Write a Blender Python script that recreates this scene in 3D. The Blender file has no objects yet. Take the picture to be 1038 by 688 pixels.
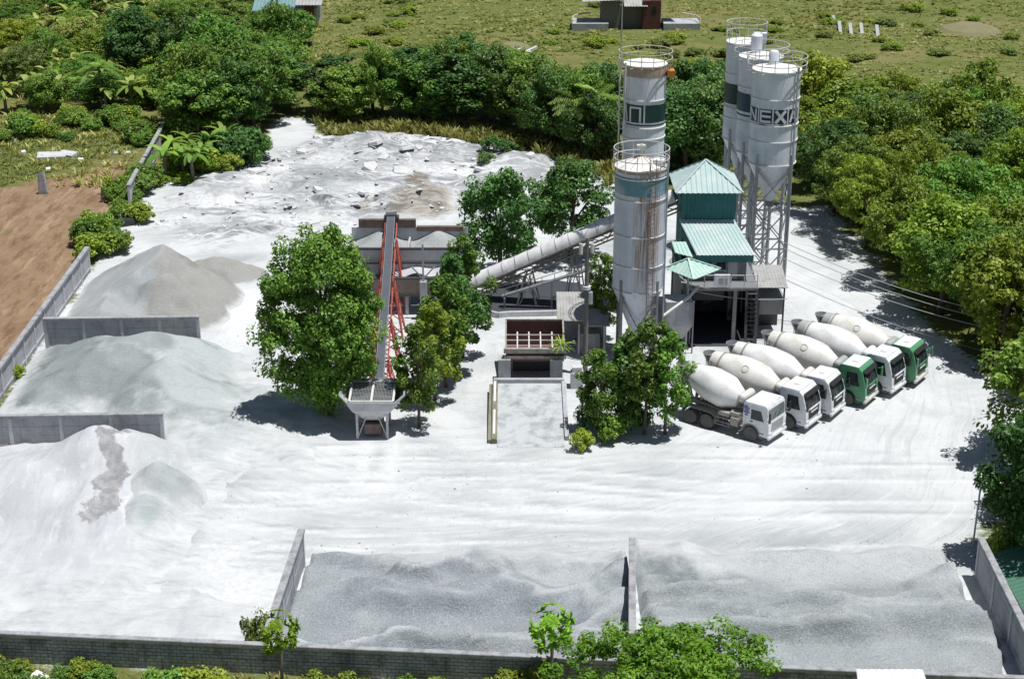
import bpy, bmesh, math, random
import numpy as np
from mathutils import Vector, Matrix

# ------------------------------------------------------------------ camera, light, exposure
S = bpy.context.scene
COL = S.collection
R = math.radians
PITCH, CAMH, FPX, CX, CY = R(21.5), 46.0, 1650.0, 519.0, 344.0
cd = bpy.data.cameras.new('camera'); cam = bpy.data.objects.new('camera', cd); COL.objects.link(cam)
cam.location = (0, 0, CAMH); cam.rotation_euler = (R(90) - PITCH, 0, 0)
cd.sensor_fit = 'HORIZONTAL'; cd.sensor_width = 36; cd.lens = 36 * FPX / 1038; cd.clip_start = 1; cd.clip_end = 3000
S.camera = cam
SUN = Vector((0.23, -0.06, 0.97)).normalized()
W = bpy.data.worlds.new('World'); S.world = W; W.use_nodes = True
wn = W.node_tree.nodes; wn.clear()
sky = wn.new('ShaderNodeTexSky'); sky.sky_type = 'NISHITA'; sky.sun_disc = False
sky.sun_elevation = math.asin(SUN.z); sky.sun_rotation = math.atan2(SUN.x, SUN.y)
bg = wn.new('ShaderNodeBackground'); bg.inputs['Strength'].default_value = 0.05
wo = wn.new('ShaderNodeOutputWorld')
W.node_tree.links.new(sky.outputs[0], bg.inputs[0]); W.node_tree.links.new(bg.outputs[0], wo.inputs[0])
ld = bpy.data.lights.new('sun', 'SUN'); ld.energy = 4.8; ld.angle = R(0.5); ld.color = (1, 0.992, 0.975)
lo = bpy.data.objects.new('sun', ld); COL.objects.link(lo); lo.rotation_euler = SUN.to_track_quat('Z', 'Y').to_euler()
S.view_settings.view_transform = 'Standard'; S.view_settings.look = 'None'
S.view_settings.gamma = 1; S.view_settings.use_curve_mapping = False
S.view_settings.exposure = 0.03
S.cycles.max_bounces = 6; S.cycles.transparent_max_bounces = 4

# ------------------------------------------------------------------ measuring helpers
_c, _s = math.cos(PITCH), math.sin(PITCH)
def _ray(px, py):
    x, y = (px - CX) / FPX, -(py - CY) / FPX
    return x, _c + y * _s, -_s + y * _c
def G(px, py, z=0.0):
    r = _ray(px, py); t = (z - CAMH) / r[2]
    return Vector((r[0] * t, r[1] * t, z))
def AT(px, py, Y):
    r = _ray(px, py); t = Y / r[1]
    return Vector((r[0] * t, Y, CAMH + r[2] * t))

rng = np.random.default_rng(7); random.seed(7)

# ------------------------------------------------------------------ numpy noise
def _hash(ix, iy, seed):
    h = (ix.astype(np.int64) * 374761393 + iy.astype(np.int64) * 668265263 + seed * 1442695041) & 0x7fffffff
    h = ((h ^ (h >> 13)) * 1274126177) & 0x7fffffff
    return ((h ^ (h >> 16)) & 0xffff) / 65535.0
def vnoise(x, y, seed=0):
    ix, iy = np.floor(x), np.floor(y); fx, fy = x - ix, y - iy
    fx, fy = fx * fx * (3 - 2 * fx), fy * fy * (3 - 2 * fy)
    a, b = _hash(ix, iy, seed), _hash(ix + 1, iy, seed); c, d = _hash(ix, iy + 1, seed), _hash(ix + 1, iy + 1, seed)
    return (a + (b - a) * fx) * (1 - fy) + (c + (d - c) * fx) * fy
def fbm(x, y, sc, oct=4, seed=0):
    v, a, t = 0, 1.0, 0
    for i in range(oct):
        v = v + a * vnoise(x * sc, y * sc, seed + i * 17); t += a; a *= .5; sc *= 2.03
    return v / t * 2 - 1
def sdpoly(x, y, poly):                       # signed distance, positive inside
    d = np.full(x.shape, 1e9); inside = np.zeros(x.shape, bool); n = len(poly)
    for i in range(n):
        ax, ay = poly[i][:2]; bx, by = poly[(i + 1) % n][:2]
        ex, ey = bx - ax, by - ay; wx, wy = x - ax, y - ay
        t = np.clip((wx * ex + wy * ey) / (ex * ex + ey * ey + 1e-9), 0, 1)
        d = np.minimum(d, (wx - ex * t) ** 2 + (wy - ey * t) ** 2)
        cond = (ay > y) != (by > y)
        xi = ax + (y - ay) * ex / (ey if abs(ey) > 1e-9 else 1e-9)
        inside ^= cond & (x < xi)
    d = np.sqrt(d); return np.where(inside, d, -d)
def sstep(a, b, v):
    t = np.clip((v - a) / (b - a), 0, 1); return t * t * (3 - 2 * t)

# ------------------------------------------------------------------ materials
def srgb(r, g, b):
    f = lambda c: (c / 255 / 12.92) if c / 255 < .04045 else ((c / 255 + .055) / 1.055) ** 2.4
    return (f(r), f(g), f(b), 1)
class NT:
    def __init__(s, name):
        s.m = bpy.data.materials.new(name); s.m.use_nodes = True; s.t = s.m.node_tree; s.t.nodes.clear()
        s.out = s.n('ShaderNodeOutputMaterial'); s.b = s.n('ShaderNodeBsdfPrincipled'); s.l(s.b.outputs[0], s.out.inputs[0])
    def n(s, k, **kw):
        o = s.t.nodes.new(k)
        for a, v in kw.items(): setattr(o, a, v)
        return o
    def l(s, a, b): s.t.links.new(a, b)
    def setin(s, sock, v):
        if hasattr(v, 'is_output'): s.l(v, sock)
        else: sock.default_value = v
    def coord(s, kind='Object'): return s.n('ShaderNodeTexCoord').outputs[kind]
    def pos(s): return s.n('ShaderNodeNewGeometry').outputs['Position']
    def scale(s, vec, sc):
        m = s.n('ShaderNodeMapping'); s.l(vec, m.inputs[0]); m.inputs['Scale'].default_value = sc; return m.outputs[0]
    def noise(s, vec, sc, det=4, rough=.6, dist=0):
        o = s.n('ShaderNodeTexNoise'); s.l(vec, o.inputs['Vector']); o.inputs['Scale'].default_value = sc
        o.inputs['Detail'].default_value = det; o.inputs['Roughness'].default_value = rough; o.inputs['Distortion'].default_value = dist
        return o.outputs[0]
    def ramp(s, f, stops):
        o = s.n('ShaderNodeValToRGB'); s.l(f, o.inputs[0]); e = o.color_ramp.elements
        while len(e) < len(stops): e.new(.5)
        for i, (p, c) in enumerate(stops): e[i].position = p; e[i].color = c if len(c) == 4 else (*c, 1)
        return o.outputs[0]
    def mix(s, f, a, b, mode='MIX'):
        o = s.n('ShaderNodeMix', data_type='RGBA', blend_type=mode)
        s.setin(o.inputs[0], f); s.setin(o.inputs[6], a); s.setin(o.inputs[7], b); return o.outputs[2]
    def math(s, op, a, b=0.0, clamp=False):
        o = s.n('ShaderNodeMath', operation=op, use_clamp=clamp); s.setin(o.inputs[0], a); s.setin(o.inputs[1], b); return o.outputs[0]
    def mapr(s, v, a, b, c=0, d=1):
        o = s.n('ShaderNodeMapRange', interpolation_type='SMOOTHSTEP'); s.l(v, o.inputs[0])
        for i, q in enumerate((a, b, c, d)): o.inputs[i + 1].default_value = q
        return o.outputs[0]
    def attr(s, name):
        o = s.n('ShaderNodeAttribute'); o.attribute_name = name; return o
    def bump(s, h, strength=.5, dist=.05):
        o = s.n('ShaderNodeBump'); o.inputs['Strength'].default_value = strength; o.inputs['Distance'].default_value = dist
        s.l(h, o.inputs['Height']); s.l(o.outputs[0], s.b.inputs['Normal'])
    def base(s, c): s.setin(s.b.inputs['Base Color'], c)
    def rough(s, r): s.setin(s.b.inputs['Roughness'], r)
G4 = lambda v, t=(1, 1, 1): (v * t[0], v * t[1], v * t[2], 1)

def weathered(name, col, dark, amount=.5, rough=.6, metal=0, sc=1.2, streak=True, stain=None, bump=.15):
    n = NT(name); p = n.coord()
    f = n.noise(p, sc, 6, .65)
    c = n.mix(n.math('MULTIPLY', n.mapr(f, .42, .72), amount), col, dark)
    if streak:
        g = n.noise(n.scale(p, (3.0, 3.0, .18)), 1.6, 5, .6)
        c = n.mix(n.math('MULTIPLY', n.mapr(g, .5, .75), amount * .8), c, stain or dark)
    c = n.mix(n.mapr(n.noise(p, 14, 3), .35, .7, 0, .14), c, G4(.03))
    n.base(c); n.rough(rough); n.b.inputs['Metallic'].default_value = metal
    n.bump(n.noise(p, 9, 4), bump, .02)
    return n.m
def plain(name, col, rough=.6, metal=0, var=.25, sc=4):
    n = NT(name); p = n.coord()
    n.base(n.mix(n.mapr(n.noise(p, sc, 4), .35, .7, 0, var), col, tuple(x * .45 for x in col[:3]) + (1,)))
    n.rough(rough); n.b.inputs['Metallic'].default_value = metal; return n.m

M = {}
M['conc'] = weathered('concrete_grey', G4(.46, (.97, .99, 1.04)), G4(.24), .7, .9, sc=.8)
def blockwall():
    n = NT('mouldy_block_wall'); p = n.coord()
    b = n.n('ShaderNodeTexBrick'); v = n.n('ShaderNodeMapping'); n.l(p, v.inputs[0]); v.inputs['Rotation'].default_value = (R(90), 0, 0); n.l(v.outputs[0], b.inputs[0])
    for k, x in (('Scale', 1.0), ('Mortar Size', .022), ('Bias', -.2), ('Brick Width', .42), ('Row Height', .2), ('Mortar Smooth', .3)): b.inputs[k].default_value = x
    b.inputs['Color1'].default_value = (.56, .57, .61, 1); b.inputs['Color2'].default_value = (.44, .45, .48, 1); b.inputs['Mortar'].default_value = (.20, .20, .215, 1)
    c = n.mix(n.mapr(n.noise(p, .6, 6, .7), .42, .66, 0, .75), b.outputs[0], (.11, .11, .125, 1))
    c = n.mix(n.mapr(n.noise(n.scale(p, (2.2, 2.2, .3)), 1.5, 5, .7), .5, .7, 0, .6), c, (.10, .10, .112, 1))
    n.base(c); n.rough(.95); n.bump(b.outputs[1], -.6, .03); return n.m
M['conc_dark'] = blockwall()
M['conc_light'] = weathered('concrete_pale', G4(.58, (.98, .99, 1.02)), G4(.34), .6, .9, sc=.8)
M['silo'] = weathered('silo_paint', (.76, .80, .85, 1), (.46, .50, .55, 1), .6, .42, .0, sc=.5)
M['silo_roof'] = weathered('silo_roof_paint', (.78, .77, .75, 1), (.42, .38, .34, 1), .45, .6, sc=.9, streak=False)
M['rust_edge'] = weathered('rusty_rim', (.46, .36, .29, 1), (.30, .13, .06, 1), .6, .8, sc=2.5)
M['galv'] = plain('galvanised_steel', (.42, .44, .46, 1), .45, .35)
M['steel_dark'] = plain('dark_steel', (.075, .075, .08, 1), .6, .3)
M['steel_grey'] = plain('grey_steel', (.24, .245, .25, 1), .6, .2)
M['rail'] = plain('cream_rail_paint', (.62, .58, .44, 1), .5)
M['rail_w'] = plain('white_rail_paint', (.66, .65, .62, 1), .5)
M['orange'] = plain('orange_paint', (.50, .20, .04, 1), .6)
M['red'] = plain('red_oxide_steel', (.42, .085, .06, 1), .6, 0, .4, 2)
M['belt'] = plain('conveyor_belt_rubber', (.085, .095, .115, 1), .6, 0, .3, 1.5)
M['brown'] = weathered('rusty_brown_steel', (.20, .15, .125, 1), (.09, .06, .05, 1), .7, .8)
M['rustbin'] = weathered('rust_painted_bin', (.20, .10, .085, 1), (.09, .05, .045, 1), .6, .75)
M['navy'] = plain('navy_paint', (.012, .020, .052, 1), .5)
M['green_band'] = plain('dark_green_paint', (.008, .045, .045, 1), .45)
M['blue_band'] = plain('dark_blue_paint', (.014, .048, .095, 1), .45)
M['teal_roof'] = weathered('teal_roof_sheet', (.40, .53, .51, 1), (.58, .62, .60, 1), .85, .6, .0, sc=.6, streak=False)
M['teal_wall'] = weathered('teal_wall_sheet', (.03, .19, .20, 1), (.012, .10, .12, 1), .6, .5, sc=.8)
M['mint'] = weathered('mint_roof_sheet', (.40, .60, .52, 1), (.54, .66, .60, 1), .5, .5, sc=.9, streak=False)
M['white'] = weathered('white_paint', (.78, .80, .82, 1), (.46, .47, .47, 1), .5, .45, sc=1.5)
M['cream'] = weathered('cream_paint', (.70, .68, .63, 1), (.42, .38, .30, 1), .5, .5, sc=1.2)
M['drum_white'] = weathered('drum_white', (.80, .80, .79, 1), (.50, .48, .44, 1), .55, .45, sc=.9, streak=False)
M['drum_cream'] = weathered('drum_cream', (.74, .73, .68, 1), (.48, .45, .38, 1), .6, .5, sc=.9, streak=False)
M['drum_grey'] = weathered('drum_collar_grey', (.40, .42, .40, 1), (.22, .21, .19, 1), .6, .6)
M['green_cab'] = weathered('green_cab_paint', (.09, .31, .15, 1), (.15, .28, .19, 1), .5, .35, sc=1.5)
M['blue_mark'] = plain('blue_marking', (.06, .07, .35, 1), .5)
M['shade_dark'] = plain('painted_shade', (.05, .055, .065, 1), .7)  # near-black that paints shade onto slabs under the tower and conveyor
M['truss'] = weathered('brown_dusty_truss', (.30, .24, .20, 1), (.13, .09, .07, 1), .7, .8, sc=2)
M['glass'] = plain('dark_glass', (.018, .026, .030, 1), .12, 0, 0)
M['glass_grey'] = plain('dusty_glass', (.16, .19, .19, 1), .25, 0, .3)
M['black'] = plain('black_plastic', (.02, .02, .021, 1), .6)
M['rubber'] = plain('dusty_tyre', (.12, .117, .11, 1), .9, 0, .5, 6)
M['rim'] = plain('dusty_rim', (.46, .45, .42, 1), .7, 0, .4, 6)
M['dust_steel'] = weathered('dusty_machinery', (.36, .34, .30, 1), (.14, .13, .12, 1), .7, .8, sc=2)
M['lamp'] = plain('headlight_glass', (.7, .7, .72, 1), .1, 0, 0)
M['bark'] = plain('bark', (.13, .10, .075, 1), .95, 0, .6, 3)
M['bark_pale'] = plain('pale_bark', (.24, .21, .17, 1), .95, 0, .5, 3)
M['wood'] = plain('weathered_wood', (.19, .175, .16, 1), .9)
M['cover'] = weathered('white_conveyor_cover', (.74, .73, .72, 1), (.46, .44, .42, 1), .6, .7, sc=1.4, streak=False)
M['tin'] = weathered('old_tin_roof', (.42, .42, .40, 1), (.22, .20, .18, 1), .6, .6, .1, sc=1.2, streak=False)
M['tin_grey'] = weathered('grey_tin', (.32, .32, .32, 1), (.14, .13, .125, 1), .6, .7, .1)
M['green_roof'] = weathered('green_roof_sheet', (.07, .20, .13, 1), (.10, .17, .13, 1), .6, .5, sc=.8, streak=False)
M['blue_roof'] = plain('blue_tarpaulin', (.03, .08, .32, 1), .5)
M['brick'] = weathered('red_brick', (.13, .05, .042, 1), (.05, .025, .024, 1), .7, .9)
M['black_rock'] = plain('dark_stone', (.04, .04, .042, 1), .9)
M['plastic'] = plain('white_plastic', (.75, .75, .74, 1), .5, 0, .15)
M['tealhouse'] = weathered('teal_house_roof', (.17, .30, .30, 1), (.25, .33, .33, 1), .5, .5, streak=False)
def frontsilo():
    n = NT('silo_paint_rusty'); p = n.coord()
    f = n.noise(p, .5, 6, .65)
    c = n.mix(n.mapr(f, .45, .75, 0, .5), (.66, .71, .79, 1), (.42, .47, .53, 1))
    sx = n.n('ShaderNodeSeparateXYZ'); n.l(p, sx.inputs[0])
    x = sx.outputs[0]; z = sx.outputs[2]
    side = n.math('MULTIPLY', n.mapr(x, -.75, -.2), n.mapr(x, 1.5, 1.0))
    front = n.mapr(sx.outputs[1], 0, -.6)
    st = n.mapr(n.noise(n.scale(p, (5, 5, .22)), 1.5, 5, .7), .40, .58)
    zz = n.mapr(z, 4.5, 9.5)
    f2 = n.math('MULTIPLY', n.math('MULTIPLY', side, front), n.math('MULTIPLY', st, zz))
    c = n.mix(n.math('MULTIPLY', f2, .9), c, (.30, .15, .06, 1))
    g = n.noise(n.scale(p, (3, 3, .15)), 1.6, 5, .6)
    c = n.mix(n.mapr(g, .5, .78, 0, .45), c, (.27, .27, .28, 1))
    n.base(c); n.rough(.45); n.bump(n.noise(p, 6, 3), .12, .02); return n.m
M['silo_rusty'] = frontsilo()
def tealband():
    n = NT('faded_teal_paint'); p = n.coord()
    n.base(n.mix(n.mapr(n.noise(p, .9, 5), .4, .7), (.12, .27, .34, 1), (.34, .45, .49, 1))); n.rough(.45); return n.m
M['teal_band'] = tealband()

def leafmat(name, a, b, c, trans=.28):
    n = NT(name)
    t = n.attr('tint').outputs['Fac']
    oi = n.n('ShaderNodeObjectInfo').outputs['Random']
    col = n.ramp(t, [(0, a), (.55, b), (1, c)])
    hs = n.n('ShaderNodeHueSaturation'); n.l(col, hs.inputs['Color'])
    n.l(n.mapr(oi, 0, 1, .90, 1.42), hs.inputs['Value']); n.l(n.mapr(n.math('FRACT', n.math('MULTIPLY', oi, 7.31)), 0, 1, .475, .505), hs.inputs['Hue'])
    n.l(hs.outputs[0], n.b.inputs['Base Color']); n.rough(.5); n.b.inputs['Specular IOR Level'].default_value = .35
    tr = n.n('ShaderNodeBsdfTranslucent'); n.l(hs.outputs[0], tr.inputs[0])
    ms = n.n('ShaderNodeMixShader'); ms.inputs[0].default_value = trans
    n.l(n.b.outputs[0], ms.inputs[1]); n.l(tr.outputs[0], ms.inputs[2]); n.l(ms.outputs[0], n.out.inputs[0])
    return n.m
M['leaf_dark'] = leafmat('leaves_dark', (0.040, 0.107, 0.024), (0.079, 0.179, 0.038), (0.143, 0.272, 0.057))
M['leaf_mid'] = leafmat('leaves_mid', (0.072, 0.157, 0.022), (0.129, 0.258, 0.035), (0.229, 0.372, 0.061))
M['leaf_light'] = leafmat('leaves_yellow_green', (0.121, 0.197, 0.017), (0.210, 0.305, 0.029), (0.318, 0.420, 0.054))
M['leaf_olive'] = leafmat('leaves_olive', (0.117, 0.172, 0.036), (0.200, 0.269, 0.057), (0.303, 0.372, 0.098))
M['leaf_banana'] = leafmat('leaves_banana', (0.099, 0.163, 0.024), (0.175, 0.257, 0.042), (0.315, 0.373, 0.099))
M['leaf_dry'] = leafmat('leaves_dry', (.15, .145, .05), (.23, .21, .08), (.33, .31, .14), .15)
M['leaf_fresh'] = leafmat('leaves_fresh_green', (.10, .22, .016), (.20, .38, .03), (.34, .52, .06), .4)
M['field_grass'] = leafmat('field_grass_blades', (.20, .24, .055), (.33, .36, .10), (.50, .48, .20), .45)
M['grass'] = leafmat('grass_blades', (.17, .20, .045), (.26, .29, .075), (.40, .40, .15), .2)

M['earth'] = weathered('dry_earth', (.22, .20, .10, 1), (.18, .17, .08, 1), .8, .95, sc=.6, streak=False)
M['loose'] = plain('loose_stone', (.42, .43, .43, 1), .95, 0, .4, .6)
M['coping'] = weathered('concrete_coping', (.37, .375, .385, 1), (.17, .17, .17, 1), .8, .95, sc=1.6)
M['moss'] = weathered('mossy_concrete', (.25, .24, .18, 1), (.13, .14, .08, 1), .8, .95)
M['ramp'] = weathered('dusty_ramp', (.49, .51, .515, 1), (.25, .275, .28, 1), .9, .95, sc=1.1, streak=False)
def mat_ground():
    n = NT('ground_surface'); p = n.pos()
    z1 = n.attr('zone'); z2 = n.attr('zoneb')
    s1 = n.n('ShaderNodeSeparateColor'); n.l(z1.outputs['Color'], s1.inputs[0])
    s2 = n.n('ShaderNodeSeparateColor'); n.l(z2.outputs['Color'], s2.inputs[0])
    big = n.noise(p, .045, 5, .6); med = n.noise(p, .35, 6, .65); fine = n.noise(p, 2.2, 5, .7); grit = n.noise(p, 11, 3, .8)
    # grass and scrub
    gr = n.ramp(med, [(.25, (.085, .11, .026)), (.5, (.135, .155, .042)), (.75, (.20, .19, .075))])
    gr = n.mix(n.mapr(big, .47, .66, 0, .75), gr, (.25, .20, .095, 1))
    gr = n.mix(n.mapr(fine, .45, .7, 0, .6), gr, (.075, .105, .026, 1))
    # brown earth
    di = n.ramp(n.noise(p, .28, 7, .7), [(.3, (.20, .130, .078)), (.55, (.265, .180, .112)), (.8, (.32, .235, .155))])
    di = n.mix(n.mapr(n.noise(n.scale(p, (1, .22, 1)), 1.1, 5, .7), .46, .64, 0, .75), di, (.16, .088, .046, 1)); di = n.mix(n.mapr(n.noise(n.scale(p, (1, .15, 1)), .7, 5, .7), .52, .66, 0, .7), di, (.38, .27, .18, 1))
    # dusty white yard
    fl = n.attr('flow').outputs['Vector']
    streak = n.noise(n.scale(fl, (.10, 1.3, 0)), 1.0, 7, .72, .25)
    streak2 = n.noise(n.scale(fl, (.35, 2.6, 0)), 1.0, 5, .7, .6)
    mott = n.noise(p, .16, 8, .68, .5)
    ya = n.ramp(mott, [(.3, (.43, .45, .455)), (.46, (.525, .54, .542)), (.56, (.595, .605, .604)), (.75, (.63, .636, .634))])
    ya = n.mix(n.mapr(streak, .50, .66, 0, .5), ya, (.39, .405, .41, 1))
    ya = n.mix(n.mapr(streak2, .56, .72, 0, .45), ya, (.42, .43, .43, 1))
    ya = n.mix(n.mapr(streak2, .44, .30, 0, .6), ya, (.68, .68, .68, 1))
    ya = n.mix(n.mapr(fine, .56, .72, 0, .35), ya, (.40, .41, .41, 1))
    ya = n.mix(n.mapr(grit, .5, .75, 0, .14), ya, (.2, .2, .2, 1))
    wav = n.n('ShaderNodeMapping'); n.l(p, wav.inputs[0]); wav.inputs['Scale'].default_value = (.45, 1, 1)
    rn = n.noise(wav.outputs[0], .55, 9, .76, 1.8); rn2 = n.noise(wav.outputs[0], .11, 5, .6, .8)
    ru = n.ramp(rn, [(.36, (.10, .105, .115)), (.46, (.25, .255, .265)), (.505, (.40, .41, .415)), (.55, (.58, .585, .58)), (.75, (.63, .63, .625))])
    ru = n.mix(n.math('MULTIPLY', n.mapr(rn2, .46, .54, 0, .85), n.mapr(rn, .35, .6, 1, .4)), ru, (.29, .30, .305, 1))
    ya = n.mix(s2.outputs[0], ya, ru)
    gy = n.math('MULTIPLY', s1.outputs[2], n.mapr(n.math('ADD', n.math('MULTIPLY', med, .5), n.math('MULTIPLY', streak2, .5)), .36, .54, .35, 1))
    ya = n.mix(gy, ya, (.235, .26, .26, 1))
    ya = n.mix(n.math('MULTIPLY', s2.outputs[1], n.mapr(fine, .3, .65, .4, 1)), ya, (.69, .695, .695, 1))
    ya = n.mix(n.mapr(n.math('ADD', n.math('MULTIPLY', s2.outputs[2], .7), n.math('MULTIPLY', med, .5)), .5, .72, 0, .85), ya, n.mix(n.mapr(rn, .42, .58), (.17, .145, .115, 1), (.36, .33, .28, 1)))
    wob = n.math('MULTIPLY', n.math('SUBTRACT', n.math('ADD', n.math('MULTIPLY', med, .65), n.math('MULTIPLY', fine, .35)), .5), .9)
    fy = n.mapr(n.math('ADD', s1.outputs[0], wob), .46, .56)
    fd = n.math('MULTIPLY', n.mapr(n.math('ADD', s1.outputs[1], wob), .44, .60), n.mapr(n.math('ADD', n.noise(p, .10, 6, .7), n.math('MULTIPLY', s1.outputs[1], .25)), .50, .60, .25, 1))
    c = n.mix(fd, gr, di); c = n.mix(fy, c, ya)
    n.base(c); n.rough(.95); n.b.inputs['Specular IOR Level'].default_value = .15
    h = n.math('ADD', n.math('MULTIPLY', fine, .7), n.math('MULTIPLY', streak, .9))
    n.bump(n.math('ADD', h, n.math('MULTIPLY', grit, .25)), .55, .16)
    return n.m
M['ground'] = mat_ground()
def mat_gravel(name, a, b, c, grain=1.0, patch=None, bump=.5, dark=(.17, .19, .20, 1), jag=False):
    n = NT(name); p = n.pos()
    f = n.noise(p, .22, 6, .6); g = n.noise(p, 10.0, 3, .85); h = n.noise(p, 1.4, 6, .7)
    col = n.ramp(f, [(.3, a), (.52, b), (.72, c)])
    if patch: col = n.mix(n.math('MULTIPLY', n.attr('patch').outputs['Fac'], n.mapr(h, .25, .6, .5, 1)), col, patch)
    col = n.mix(n.mapr(g, .50, .66, 0, .5 * grain), col, (.62, .64, .65, 1))
    col = n.mix(n.mapr(g, .50, .34, 0, .5 * grain), col, (.09, .10, .11, 1))
    col = n.mix(n.mapr(h, .5, .75, 0, .3), col, a if len(a) == 4 else (*a, 1))
    if jag:
        sl = n.noise(n.scale(p, (1.5, .35, 1)), 1.0, 7, .7, .5)
        col = n.mix(n.mapr(sl, .50, .66, 0, .6), col, (.40, .41, .44, 1)); col = n.mix(n.mapr(sl, .46, .34, 0, .7), col, (.63, .63, .635, 1))
        jn = n.noise(n.scale(p, (1, .6, 1)), 1.1, 6, .72, .6)
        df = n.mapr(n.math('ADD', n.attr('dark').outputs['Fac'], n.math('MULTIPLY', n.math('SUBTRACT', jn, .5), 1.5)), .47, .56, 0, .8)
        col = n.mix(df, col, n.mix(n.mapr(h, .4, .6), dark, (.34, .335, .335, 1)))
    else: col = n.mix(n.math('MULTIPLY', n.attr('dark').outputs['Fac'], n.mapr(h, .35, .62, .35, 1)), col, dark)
    col = n.mix(n.mapr(n.math('ADD', n.attr('foot').outputs['Fac'], n.math('MULTIPLY', n.math('SUBTRACT', n.noise(p, .7, 6, .7, .5), .5), 1.1)), .80, .10), col, n.ramp(n.math('ADD', n.math('MULTIPLY', n.noise(p, .5, 8, .72, .6), .6), n.math('MULTIPLY', n.noise(n.scale(p, (.4, 1.8, 1)), 1.2, 6, .7, .4), .4)), [(.36, (.38, .40, .405)), (.47, (.51, .525, .528)), (.58, (.60, .61, .61))]))
    n.base(col); n.rough(.95); n.b.inputs['Specular IOR Level'].default_value = .1
    n.bump(n.math('ADD', g, n.math('MULTIPLY', h, 1.5)), bump, .10)
    return n.m
M['gravel'] = mat_gravel('blue_grey_gravel', (.24, .265, .28), (.305, .335, .35), (.385, .41, .42), .8, (.58, .60, .605, 1), dark=(.17, .20, .22, 1), bump=.8)
M['gravel_dark'] = mat_gravel('grey_gravel', (.27, .295, .30), (.33, .36, .365), (.41, .43, .435), .75, (.56, .58, .58, 1), dark=(.18, .21, .215, 1), bump=.8)
M['sand_green'] = mat_gravel('grey_green_sand', (.20, .23, .225), (.27, .30, .295), (.35, .38, .375), .3, (.47, .51, .505, 1), dark=(.13, .145, .145, 1))
M['sand_grey'] = mat_gravel('grey_sand', (.28, .30, .30), (.355, .37, .37), (.44, .45, .45), .35, (.315, .31, .285, 1), dark=(.22, .21, .19, 1))
M['sand_white'] = mat_gravel('white_limestone_sand', (.44, .455, .47), (.53, .54, .55), (.60, .605, .61), .15, (.38, .42, .415, 1), dark=(.22, .215, .22, 1), jag=True)
M['sand_pale_green'] = mat_gravel('pale_green_sand', (.33, .36, .355), (.40, .43, .425), (.48, .505, .50), .25, (.35, .405, .405, 1), dark=(.26, .28, .28, 1))
M['rubble'] = weathered('broken_concrete', (.62, .62, .61, 1), (.36, .36, .355, 1), .5, .95, sc=.9, streak=False)

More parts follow.
